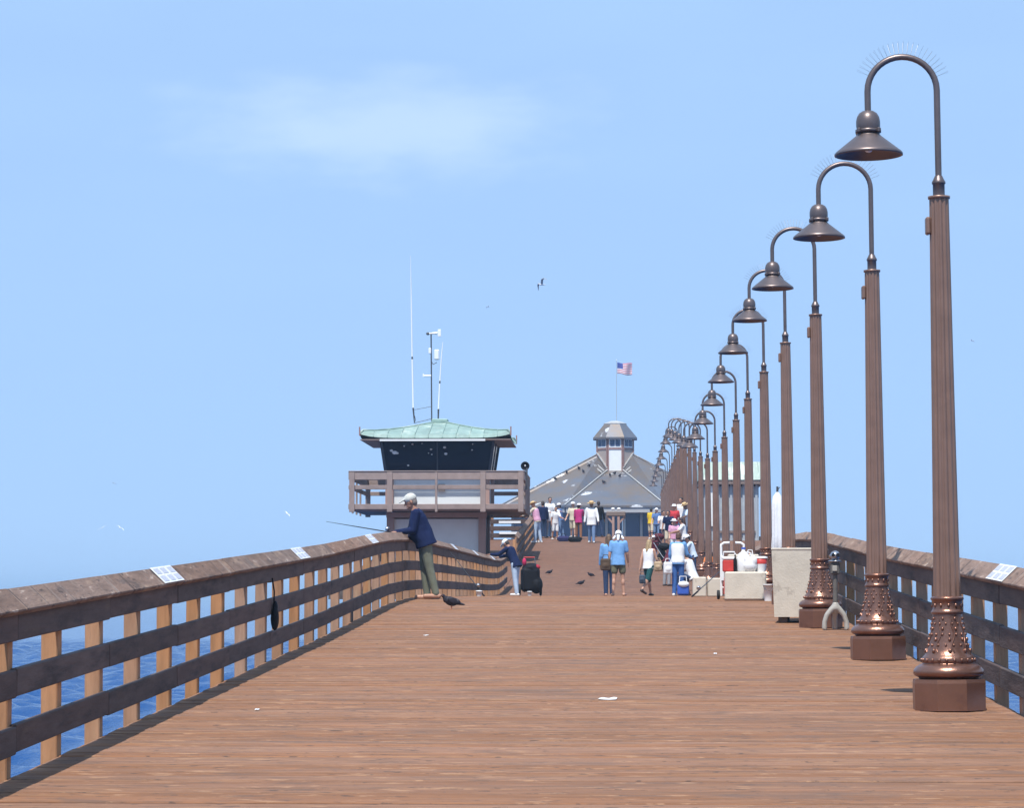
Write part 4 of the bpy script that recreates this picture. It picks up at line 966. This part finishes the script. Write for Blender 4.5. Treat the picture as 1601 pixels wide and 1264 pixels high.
# ------------------------------------------------------------------ people
def rot(ax, a): return Matrix.Rotation(a, 3, ax)
def person(px, Y, rz, label, H=1.72, lean=0, head=0, turn=0, armL=(5, 8, 12), armR=(5, 8, 12), legL=(0, 0), legR=(0, 0), top=None, sleeve='short', bottom=None, bkind='pants',
           shoes=None, skin='skin', hair=(.05, .03, .02), hairk='short', hat=None, hatm=None, vest=None, vox=.013, hem=.06, x=None, spread=.0, heavy=1.0, loc=None, kneel=False):
    "local frame: facing +Y, right hand +X"
    rg = random.Random(int(px * 7 + Y))
    if legL == (0, 0) and legR == (0, 0):           # nobody stands to attention
        a_ = rg.uniform(-9, 9); legL, legR = (a_, rg.uniform(1, 9)), (-a_, rg.uniform(1, 9)); spread = spread or rg.uniform(.01, .07); rz += rg.uniform(-.35, .35); lean += rg.uniform(-1, 5); turn = turn or rg.uniform(-30, 30)
        if armL == (5, 8, 12): armL = (rg.uniform(-12, 30), rg.uniform(6, 16), rg.uniform(8, 70))
        if armR == (5, 8, 12): armR = (rg.uniform(-12, 30), rg.uniform(6, 16), rg.uniform(8, 70))
    s = H / 1.75
    base = loc or dpos(px, Y)
    root = empty('person', base, rz, label, 'person', 'people on the pier')
    Vc = Vector
    P = Vc((0, 0, 0))
    Rs = rot('X', -R(lean)); U = Rs @ Vc((0, 0, 1)); F = Rs @ Vc((0, 1, 0)); X = Vc((1, 0, 0))
    waist = P + U * .13 * s; chest = P + U * .34 * s; neck = P + U * .50 * s
    Rh = Rs @ rot('X', -R(head)) @ rot('Z', R(turn)); hU, hF, hX = Rh @ Vc((0, 0, 1)), Rh @ Vc((0, 1, 0)), Rh @ Vc((1, 0, 0))
    skull = neck + (U * .045 + hU * .125) * s + hF * .012 * s
    # limbs
    def leg(sx, a):
        hip = P + Vc((sx * .088 * s, 0, -.03 * s)); th, kn = R(a[0]), R(a[0] - a[1]); sp = spread * sx
        d1 = Vc((sp, math.sin(th), -math.cos(th))).normalized(); d2 = Vc((sp, math.sin(kn), -math.cos(kn))).normalized()
        k_ = hip + d1 * .425 * s; an = k_ + d2 * .415 * s
        pit = R(a[2]) if len(a) > 2 else 0
        toe = an + Vc((sx * .03, .17 * math.cos(pit), -.045 - .17 * math.sin(pit))) * s; heel = an + Vc((0, -.045, -.045)) * s
        return hip, k_, an, toe, heel
    LG = {-1: leg(-1, legL), 1: leg(1, legR)}
    low = min(min(g[3].z, g[4].z) for g in LG.values()) - .032 * s
    off = Vc((0, 0, -low))
    def arm(sx, a):
        sh = P + U * .455 * s + X * sx * .175 * s * heavy ** .5
        p_, ab, el = R(a[0]), R(a[1]), R(a[2])
        d1 = Vc((sx * math.sin(ab), math.sin(p_) * math.cos(ab), -math.cos(p_) * math.cos(ab)))
        inn = R(a[3]) if len(a) > 3 else 0
        d2 = Vc((sx * math.sin(ab) * .6 - sx * math.sin(inn), math.sin(p_ + el) * math.cos(ab), -math.cos(p_ + el) * math.cos(ab))).normalized()
        e_ = sh + d1 * .285 * s; w = e_ + d2 * .25 * s
        return sh, e_, w, d2
    AR = {-1: arm(-1, armL), 1: arm(1, armR)}
    MBs = {}
    def ellf(mb, c, r_, M_): mb.ell(c + off, [q_ * s for q_ in r_], M_)
    def capf(mb, a, r0, b_, r1): mb.cap(a + off, r0 * s, b_ + off, r1 * s)
    hv = heavy
    def loft(mb, lv, M_=None, o_=None):
        M_ = M_ or Rs; o_ = o_ or P; n = 20; vs = []; fs = []
        for (h_, rx, ry, fy) in lv:
            c_ = o_ + M_ @ Vc((0, fy * s, h_ * s)) + off
            for k in range(n):
                a = 2 * math.pi * k / n; e = .85
                ca, sa = math.cos(a), math.sin(a)
                vs.append(c_ + M_ @ Vc((rx * s * math.copysign(abs(ca) ** e, ca), ry * s * math.copysign(abs(sa) ** e, sa), 0)))
        for i in range(len(lv) - 1):
            for k in range(n): k2 = (k + 1) % n; fs.append((i * n + k, i * n + k2, (i + 1) * n + k2, (i + 1) * n + k))
        fs.append(tuple(range(n))[::-1]); fs.append(tuple(range((len(lv) - 1) * n, len(lv) * n))); mb.add(vs, fs, 0, True)
    def trunk(g, h0, belly):
        w_ = hv; return [(h0, .152 * w_ + g, .108 * w_ + g, 0), (.0, .158 * w_ + g, .110 * w_ + g, 0), (.13, .142 * w_ + g, .100 * w_ + g + belly, belly * .7), (.25, .152 * w_ ** .7 + g, .106 * w_ ** .7 + g + belly * .4, belly * .3), (.36, .165 * w_ ** .6 + g, .108 * w_ ** .6 + g, 0), (.44, .158 * w_ ** .5 + g, .092 + g, -.01), (.485, .115 + g, .075 + g * .7, -.012), (.515, .060 + g * .6, .056 + g * .6, -.005)]
    belly = .05 * (hv - 1) / .3 if hv > 1 else 0.0
    # body
    B = MB()
    loft(B, trunk(-.004, -.08, belly))
    capf(B, P + U * .45 * s - X * .13 * s, .055, P + U * .45 * s + X * .13 * s, .055)
    capf(B, neck - U * .03 * s, .058, neck + U * .09 * s, .05)
    ellf(B, skull, (.075, .094, .105), Rh); ellf(B, skull + (hF * .025 - hU * .06) * s, (.056, .065, .065), Rh); capf(B, skull + (hF * .085 - hU * .005) * s, .012, skull + (hF * .108 - hU * .035) * s, .015)
    ellf(B, skull + (hF * .075 - hU * .095) * s, (.03, .022, .02), Rh); ellf(B, skull + (hF * .085 - hU * .068) * s, (.026, .014, .012), Rh); capf(B, skull + (hF * .082 + hU * .022 - hX * .035) * s, .012, skull + (hF * .082 + hU * .022 + hX * .035) * s, .012)
    for sx in (-1, 1):
        ellf(B, skull + (hX * sx * .078 - hU * .02 - hF * .005) * s, (.012, .02, .032), Rh)
        sh, e_, w, d2 = AR[sx]
        capf(B, sh, .056, e_, .043); capf(B, e_, .043, w, .029)
        # palm and five fingers
        side = (d2.cross(Vc((0, 0, 1)) if abs(d2.z) < .85 else Vc((0, 1, 0)))).normalized(); nrm = side.cross(d2).normalized()
        if abs(d2.z) >= .85: side, nrm = Vc((0, 1, 0)) - d2 * d2.y, X; side.normalize()
        Mh = Matrix((side, nrm, d2)).transposed()
        palm = w + d2 * .055 * s; ellf(B, palm, (.042, .018, .055), Mh)
        curl = nrm * (-.35 if nrm.z > 0 or abs(d2.z) >= .85 and sx * nrm.x > 0 else .35)
        for q_, (fx, fl_) in enumerate(((-.031, .058), (-.010, .072), (.011, .068), (.031, .052))):
            k0 = palm + (side * fx + d2 * .045) * s; k1 = k0 + (d2 + curl * .4).normalized() * fl_ * .55 * s; k2 = k1 + (d2 + curl * 2.2).normalized() * fl_ * .5 * s
            capf(B, k0, .0098, k1, .0092); capf(B, k1, .0092, k2, .008)
        fw_ = side if side.y > 0 else -side
        t0 = w + (fw_ * .03 + d2 * .02) * s; t1 = t0 + (fw_ * .7 + d2 * .8 + curl * .5).normalized() * .045 * s; capf(B, t0, .014, t1, .0105); capf(B, t1, .0105, t1 + (d2 + curl).normalized() * .025 * s, .009)
        hip, k_, an, toe, heel = LG[sx]
        capf(B, hip, .083 * hv ** .5, k_, .056); capf(B, k_, .055, an, .036); ellf(B, k_.lerp(an, .3) - Vc((0, .018, 0)) * s, (.05, .05, .10), rot('Z', 0)); capf(B, heel, .034, toe, .027)
    soft(B, 'body', M[skin], root, vox * s, 3)
    for sx in (-1, 1):
        MB().ell(skull + (hX * sx * .033 + hF * .083 + hU * .004) * s + off, (.009 * s,) * 3, n=8, m=6).build('eye', M['black'], root)
    # clothing
    if top:
        T = MB(); g = .018; loft(T, [(-.04 - hem, .158 * hv + g + .012, .112 * hv + g + .010, 0)] + trunk(g, -.02, belly)[1:])
        capf(T, P + U * .44 * s - X * .135 * s, .064, P + U * .44 * s + X * .135 * s, .064)
        for sx in (-1, 1):
            sh, e_, w, d2 = AR[sx]
            if sleeve == 'long': capf(T, sh, .070, e_, .060); capf(T, e_, .060, w - d2 * .01 * s, .044)
            elif sleeve == 'short': capf(T, sh, .070, sh.lerp(e_, .72), .062)
            else: capf(T, sh - X * sx * .03 * s, .058, sh - X * sx * .01 * s, .055)
        soft(T, 'shirt', top, root, max(vox * 1.15, .012) * s, 3)
    if vest:
        T = MB(); g = .034; loft(T, trunk(g, -.06, belly)[:-2] + [(.47, .12, .10, -.01)])
        soft(T, 'vest', vest, root, max(vox * 1.15, .013) * s, 3)
    if bottom:
        T = MB(); loft(T, [(-.10, .150 * hv, .112 * hv, 0), (0, .166 * hv, .122 * hv, 0), (.09, .158 * hv, .116 * hv, 0)])
        for sx in (-1, 1):
            hip, k_, an, toe, heel = LG[sx]
            if bkind == 'pants': capf(T, hip, .098 * hv ** .5, k_, .074); capf(T, k_, .074, an + Vc((0, 0, .0)), .060)
            elif bkind == 'shorts': capf(T, hip, .100 * hv ** .5, hip.lerp(k_, .62), .092)
            elif bkind == 'kneeshorts': capf(T, hip, .100, k_, .084)
        soft(T, 'trousers' if bkind == 'pants' else 'shorts', bottom, root, max(vox * 1.15, .012) * s, 3)
    if shoes:
        for sx in (-1, 1):
            hip, k_, an, toe, heel = LG[sx]; T = MB(); capf(T, heel, .044, toe, .036); capf(T, an - Vc((0, 0, .02)) * s, .042, heel, .04); soft(T, 'shoe', shoes, root, max(vox, .011) * s, 2)
    Hm = None
    if hair:
        key = 'hair_%d' % int(hair[0] * 1000)
        if key not in M: M[key] = mat(key, hair, .6, noise=.3, nscale=25, bump=.5, bscale=40, stretch=(1, 1, .3))
        T = MB(); ellf(T, skull + (hU * .022 - hF * .016) * s, (.084, .097, .100), Rh); ellf(T, skull + (-hF * .045 - hU * .03) * s, (.075, .06, .08), Rh)
        if hairk == 'long':
            capf(T, skull + (-hF * .055 - hU * .03) * s, .07, skull + (-hF * .085 - hU * .24) * s, .055)
            for sx in (-1, 1): capf(T, skull + (hX * sx * .065 - hF * .02) * s, .035, skull + (hX * sx * .075 - hF * .05 - hU * .18) * s, .03)
        soft(T, 'hair', M[key], root, vox * s, 3)
    if hat:
        c_ = skull + hU * .045 * s + off; Mx = Rh
        hat_root = None
        if hat in ('straw', 'sun'):
            br_ = .185 if hat == 'straw' else .165
            prof = [(.095, .0), (br_ * .7, -.012), (br_, .004), (br_ + .003, .012), (br_ * .7, -.002), (.102, .012), (.098, .05), (.088, .085), (.06, .10), (.01, .095)]
            o_ = MB().lathe([(a * s, b_ * s) for a, b_ in prof], 22, c=c_, M=Mx, caps=False).build('hat', hatm, root)
            MB().lathe([(.104 * s, .014 * s), (.103 * s, .04 * s)], 22, c=c_, M=Mx, caps=False).build('hat_band', M['black'] if hat == 'straw' else hatm, o_)
        elif hat == 'cap':
            T = MB().ell(c_ - hU * .005 * s - hF * .008 * s, (.090 * s, .108 * s, .085 * s), Mx, 16, 10); T.ell(c_ + (hF * .125 - hU * .0) * s, (.070 * s, .075 * s, .012 * s), Mx @ rot('X', R(-14)), 14, 6); soft(T, 'cap', hatm, root, .009 * s, 2)
        elif hat == 'scarf':
            T = MB().ell(c_ - hU * .01 * s, (.096 * s, .112 * s, .095 * s), Mx, 16, 10); T.cap(c_ + (-hF * .08 - hU * .09) * s, .05 * s, c_ + (-hF * .12 - hU * .20) * s, .03 * s)
            for sx in (-1, 1): T.cap(c_ + (hX * sx * .085 - hU * .09) * s, .035 * s, c_ + (hX * sx * .13 - hU * .15 - hF * .04) * s, .028 * s)
            soft(T, 'headscarf', hatm, root, .010 * s, 2)
    info = {sx: (AR[sx][2] + AR[sx][3] * .07 * s + off) for sx in (-1, 1)}
    Mz = rot('Z', rz)
    return root, {k: base + Mz @ v for k, v in info.items()}
navy = cloth('navy_jacket', (.008, .016, .062)); khaki = cloth('khaki_cotton', (.17, .18, .135)); jeans = cloth('faded_jeans', (.16, .25, .42)); djeans = cloth('dark_jeans', (.03, .05, .11))
lblue = cloth('sky_blue_cotton', (.17, .36, .66)); wht = cloth('white_cotton', (.82, .82, .82), .04); olive = cloth('olive_cotton', (.14, .14, .09)); dgreen = cloth('dark_green_cotton', (.015, .07, .075))
mag = cloth('magenta_cotton', (.42, .03, .16)); brown = cloth('brown_cotton', (.25, .12, .07)); pink = cloth('pink_cotton', (.68, .36, .50)); yel = cloth('yellow_cotton', (.72, .48, .03)); redc = cloth('red_cotton', (.55, .05, .06))
cream = cloth('cream_cotton', (.62, .55, .42)); bjean = cloth('bright_blue_denim', (.05, .13, .36)); straw = mat('straw', (.66, .45, .22), .8, noise=.2, nscale=40, bump=.4, bscale=60); pale = cloth('pale_blue_cotton', (.60, .70, .80), .05); grey = cloth('grey_cotton', (.30, .30, .32))
capgrey = cloth('pale_grey_cap', (.55, .55, .50)); shoeb = mat('dark_shoe', (.05, .03, .025), .5); shoew = mat('white_shoe', (.75, .75, .74), .5); shoet = mat('tan_shoe', (.45, .24, .16), .5)

# the leaning fisherman
fm, fh = person(664, 46.8, R(96), 'man in navy jacket, khaki trousers and pale cap leaning on the left railing', H=1.86, lean=19, head=2, armL=(10, 4, 74, 10), armR=(14, 4, 70, 10), legL=(-10, 4), legR=(0, 6), top=navy, sleeve='long',
       bottom=khaki, shoes=shoet, skin='skin2', hair=(.20, .17, .15), hat='cap', hatm=capgrey, vox=.0062, hem=.06, heavy=1.34)
hm_ = (fh[-1] + fh[1]) / 2
tipw = at(510, 816, 46.4)
dv = (tipw - hm_)
rod('long thin fishing rod held out over the left railing by the man in navy', hm_ - dv * .12, tipw, True)
# second angler further along the left railing
person(806, 73.5, R(62), 'person in navy top and pale jeans bending over the left railing beside the black cart', H=1.62, lean=26, head=18, armL=(55, 8, 35), armR=(50, 8, 30), legL=(-5, 3), legR=(4, 6), top=navy, sleeve='long', bottom=cloth('pale_jeans', (.42, .52, .66)), shoes=shoew, skin='skin2', hair=(.03, .02, .02), hat='cap', hatm=wht, vox=.010, hem=.10)
# women walking on the deck
person(952, 70.5, R(4), 'person in pale top and dark jeans half hidden behind the woman in blue', H=1.60, lean=2, legL=(-4, 2), legR=(8, 10), top=lblue, sleeve='long', bottom=djeans, shoes=shoet, hair=(.12, .07, .04), hairk='long', vox=.011)
person(967, 69.0, R(-4), 'woman in sky blue shirt, olive shorts and white headscarf seen from behind', H=1.66, lean=3, head=8, armL=(-4, 10, 8), armR=(8, 10, 14), legL=(-2, 2), legR=(5, 4), spread=.06, top=lblue, sleeve='short', bottom=olive, bkind='shorts', shoes=shoet, hair=(.03, .02, .02), hat='scarf', hatm=wht, vox=.009, hem=.10)
person(1014, 75.0, R(-34), 'blonde woman in white top and dark green shorts walking away', H=1.58, lean=3, head=4, armL=(-14, 10, 8), armR=(16, 10, 20), legL=(20, 6), legR=(-24, 22, 30), top=wht, sleeve='none', bottom=dgreen, bkind='kneeshorts', shoes=shoeb, hair=(.36, .25, .13), hairk='long', vox=.009)
person(1060, 73.5, R(-24), 'man in sky blue shirt, white vest and blue jeans by the lamp posts', H=1.72, lean=4, head=10, armL=(6, 14, 14), armR=(20, 8, 50), legL=(-2, 2), legR=(6, 6), top=lblue, sleeve='long', vest=wht, bottom=bjean, shoes=shoew, skin='skin2', hair=(.10, .05, .03), hairk='short', vox=.010)
person(1084, 76.5, R(60), 'angler in white shirt crouching beside the lamp posts', H=1.68, lean=22, head=6, armL=(40, 8, 30), armR=(35, 8, 40), legL=(86, 112), legR=(78, 106), top=wht, sleeve='short', bottom=djeans, shoes=shoeb, skin='skin', hair=(.10, .05, .03), vox=.012)
# crowd on the ramp, left side
person(840, 116.5, R(70), 'man in straw hat, cream shirt and pale jeans at the left rail of the ramp', H=1.78, lean=14, head=8, armL=(45, 8, 30), armR=(40, 8, 30), top=cream, sleeve='long', vest=pink, bottom=cloth('pale_jeans', (.42, .52, .66)), shoes=shoew, skin='skin2', hair=None, hat='straw', hatm=straw, vox=.014)
person(849, 121.0, R(20), 'person in dark navy clothes behind the man in the straw hat at left', H=1.66, top=navy, sleeve='long', bottom=djeans, shoes=shoeb, skin='skin2', vox=.014)
person(859, 121.5, R(200), 'dark haired man in a loose white shirt, third from left on the ramp', H=1.82, lean=4, armR=(25, 10, 50), armL=(25, 10, 60), top=wht, sleeve='long', bottom=grey, shoes=shoeb, skin='skin2', hair=(.02, .02, .02), vox=.014, hem=.2)
person(877, 122.0, R(60), 'person in blue jacket and jeans left of the magenta shirt', H=1.52, lean=8, armL=(50, 8, 30), armR=(50, 8, 30), top=cloth('steel_blue_cotton', (.10, .18, .38)), sleeve='long', bottom=jeans, shoes=shoew, hat='sun', hatm=wht, vox=.014)
person(896, 121.5, R(150), 'person in cream top with a white sun hat beside the magenta shirt', H=1.58, top=cream, sleeve='short', bottom=cream, bkind='kneeshorts', shoes=shoew, hair=(.05, .03, .02), hat='sun', hatm=wht, vox=.014)
person(905, 119.5, R(-5), 'person in magenta top and brown trousers seen from behind', H=1.56, lean=4, top=mag, sleeve='long', bottom=brown, shoes=shoeb, hair=(.02, .02, .02), hat='sun', hatm=wht, vox=.013, hem=.12)
person(925, 116.2, R(178), 'man in loose white shirt, jeans and straw hat walking down the ramp', H=1.78, lean=0, head=8, armL=(8, 14, 10), armR=(-8, 14, 12), legL=(8, 6), legR=(-8, 8), top=wht, sleeve='long', bottom=jeans, shoes=shoew, skin='skin3', hair=None, hat='straw', hatm=straw, vox=.013, hem=.16, heavy=1.1)
person(936, 122.5, R(10), 'person in black half hidden behind the man in white', H=1.62, top=M['black'], sleeve='long', bottom=djeans, shoes=shoeb, skin='skin3', vox=.015)
# crowd on the ramp, right side
person(1018, 119.5, R(-30), 'child in a yellow shirt near the top of the ramp', H=1.38, top=yel, sleeve='short', bottom=cream, bkind='kneeshorts', shoes=shoew, hair=(.02, .02, .02), vox=.014)
person(1027, 118.0, R(160), 'person in navy top with a white cap beside the child in yellow', H=1.42, top=cloth('steel_blue_cotton', (.10, .18, .38)), sleeve='short', bottom=jeans, bkind='pants', shoes=shoew, hat='cap', hatm=wht, vox=.014)
person(1037, 113.0, R(190), 'person in white shirt and dark trousers in the middle of the right-hand crowd', H=1.52, lean=5, armR=(40, 10, 40), top=wht, sleeve='short', bottom=djeans, shoes=shoeb, skin='skin2', hair=(.03, .02, .02), vox=.014)
person(1055, 117.0, R(150), 'person in red shirt with a white hat near the far lamp posts', H=1.60, top=redc, sleeve='short', bottom=grey, shoes=shoew, hat='sun', hatm=wht, vox=.014)
person(1066, 118.5, R(170), 'tall bare-shouldered dark haired man by the far lamp posts', H=1.86, top=wht, sleeve='none', bottom=bjean, shoes=shoew, skin='skin2', hair=(.03, .015, .01), vox=.014)
person(1078, 114.5, R(120), 'man in pale blue shirt and straw hat leaning among the lamp posts', H=1.80, lean=12, head=10, armL=(30, 8, 40), armR=(20, 8, 40), top=pale, sleeve='short', bottom=jeans, shoes=shoew, skin='skin3', hair=None, hat='straw', hatm=straw, vox=.014, hem=.14)
person(1054, 105.0, R(175), 'person in pink top and white hat in the front of the right-hand crowd', H=1.50, lean=4, armL=(30, 8, 60), top=pink, sleeve='short', bottom=wht, bkind='kneeshorts', shoes=shoew, hair=(.05, .03, .02), hat='sun', hatm=wht, vox=.013)
person(1085, 92.0, R(100), 'person in pale shirt and broad white hat beside the lamp posts', H=1.56, lean=14, head=8, armL=(40, 8, 40), armR=(40, 8, 40), top=pale, sleeve='short', bottom=djeans, shoes=shoeb, skin='skin2', hair=(.05, .03, .02), hat='sun', hatm=wht, vox=.013)
person(1022, 99.0, R(200), 'child in dark top with a white cap at the left of the right-hand crowd', H=1.18, top=cloth('wine_cloth', (.10, .02, .03)), sleeve='short', bottom=jeans, shoes=shoew, hat='cap', hatm=wht, vox=.014)
person(1109, 88.5, R(180), 'child in orange top and blue shorts behind the lamp posts', H=1.15, top=cloth('orange_cotton', (.65, .20, .06)), sleeve='short', bottom=cloth('royal_blue_cotton', (.03, .08, .55)), bkind='kneeshorts', shoes=shoew, hat='cap', hatm=wht, vox=.014)

person(1046, 111.0, R(165), 'person in navy shirt between the pink top and the red shirt', H=1.60, lean=6, armL=(35, 10, 50), top=navy, sleeve='short', bottom=cream, bkind='kneeshorts', shoes=shoew, skin='skin2', hair=(.03, .02, .02), vox=.014)
person(1070, 103.0, R(110), 'person in white shirt and dark trousers close to the lamp posts', H=1.66, lean=8, armL=(40, 8, 40), armR=(30, 8, 50), top=wht, sleeve='short', bottom=djeans, shoes=shoeb, skin='skin2', hair=(.04, .02, .02), vox=.013)
person(1043, 89.0, R(-60), 'person in dark red top bending over beside the strollers', H=1.50, lean=30, head=4, armL=(60, 8, 30), armR=(55, 8, 30), top=cloth('wine_cloth', (.10, .02, .03)), sleeve='short', bottom=grey, shoes=shoeb, skin='skin', hair=(.06, .03, .02), vox=.013)
person(1074, 86.0, R(80), 'person in grey top sitting low beside the lamp posts', H=1.60, lean=14, head=6, armL=(40, 8, 30), armR=(35, 8, 40), legL=(86, 112), legR=(78, 106), top=grey, sleeve='short', bottom=djeans, shoes=shoeb, skin='skin2', hat='sun', hatm=wht, vox=.013)
person(868, 119.0, R(190), 'person in white shirt and shorts fourth from left on the ramp', H=1.46, lean=4, armL=(30, 8, 50), top=wht, sleeve='short', bottom=wht, bkind='kneeshorts', shoes=shoew, skin='skin2', hair=(.03, .02, .02), vox=.014)
# bags carried
def hand_bag(loc, label, m, w=.26, h=.30, name='shoulder_bag'):
    r = empty(name, loc, R(random.uniform(-20, 20)), label, 'bag'); soft(MB().box((0, 0, -h / 2 - .05), (w, .09, h), bev=.03).ell((0, 0, -h * .75), (w * .5, .07, h * .3)), 'pouch', m, r, .014, 3)
    MB().tube([(-w * .35, 0, -.06), (-w * .2, 0, .04), (w * .2, 0, .04), (w * .35, 0, -.06)], .010, 6).build('strap', m, r)
p = dpos(1029, 74.8); hand_bag(p + Vector((0, 0, .98)), 'tan shoulder bag of the blonde woman in green shorts', M['tan'], .22, .26)
p = dpos(1044.5, 73.3); hand_bag(p + Vector((0, 0, .95)), 'white carrier bag held by the man in blue jeans', M['white'], .24, .32, 'carrier_bag')
p = dpos(947, 68.5); hand_bag(p + Vector((0, 0, .98)), 'dark brown shoulder bag on the left of the woman in blue', cloth('brown_leather', (.09, .06, .04)), .26, .30)
p = dpos(1004.5, 74.6); hand_bag(p + Vector((0, 0, .62)), 'small dark blue bag carried by the blonde woman', cloth('slate_cloth', (.06, .08, .11)), .18, .24)
r = empty('tote_bag', dpos(1068, 70.5), R(10), 'blue and white cloth bag standing by the crouching angler', 'bag')
soft(MB().box((0, 0, .16), (.30, .18, .30), bev=.04), 'sack', M['blue'], r, .016, 3); soft(MB().ell((0, -.08, .30), (.15, .06, .08)), 'towel', wht, r, .014, 2); MB().tube([(-.1, 0, .3), (-.08, 0, .5), (.08, 0, .5), (.1, 0, .3)], .012, 6).build('handle', M['white'], r)
# white sheets and a red bucket along the cross railing
for i, (px, py, w) in enumerate(((797, 817, .95), (795, 834, .80))):
    p = at(px, py, 118.5); o = MB().box((0, 0, 0), (w, .02, .10), bev=.004).build('sign_strip', M['paper'], None, (p.x, 118.53, p.z)); tag(o, ['upper long white strip on the cross railing beyond the tower', 'lower white strip on the cross railing beyond the tower'][i], 'sign', 'white strips on the cross railing')
finish_soft()
bpy.context.view_layer.update()
dg_ = bpy.context.evaluated_depsgraph_get()
for rb in PERCH:                                  # set each bird on the roof surface it is seen against
    d_ = (rb.location - EYE).normalized(); st = EYE + d_ * 150
    for _ in range(6):
        hit, loc_, nor_, idx_, ob_, mx_ = S.ray_cast(dg_, st, d_)
        if hit and ob_.name.startswith('roof_facet'): rb.location = loc_ + Vector((0, 0, .03)); break
        if not hit: break
        st = loc_ + d_ * .05

# ------------------------------------------------------------------ sea haze
HQ = 14500
hz = MB().add([(-HQ, -2500, -1.6), (HQ, -2500, -1.6), (HQ, HQ, -1.6), (-HQ, HQ, -1.6), (-HQ, -2500, 27), (HQ, -2500, 27), (HQ, HQ, 27), (-HQ, HQ, 27)],
              [(3, 2, 1, 0), (4, 5, 6, 7), (0, 1, 5, 4), (1, 2, 6, 5), (2, 3, 7, 6), (3, 0, 4, 7)])
hm = bpy.data.materials.new('sea_haze'); hm.use_nodes = True; hm.node_tree.nodes.clear()
ho = hm.node_tree.nodes.new('ShaderNodeOutputMaterial'); hv = hm.node_tree.nodes.new('ShaderNodeVolumePrincipled')
hv.inputs['Color'].default_value = (.52, .74, .98, 1); hv.inputs['Density'].default_value = .00042
hm.node_tree.links.new(hv.outputs[0], ho.inputs['Volume'])
haze = hz.build('haze', hm); tag(haze, 'pale blue sea haze over the water', 'haze', kind='stuff')
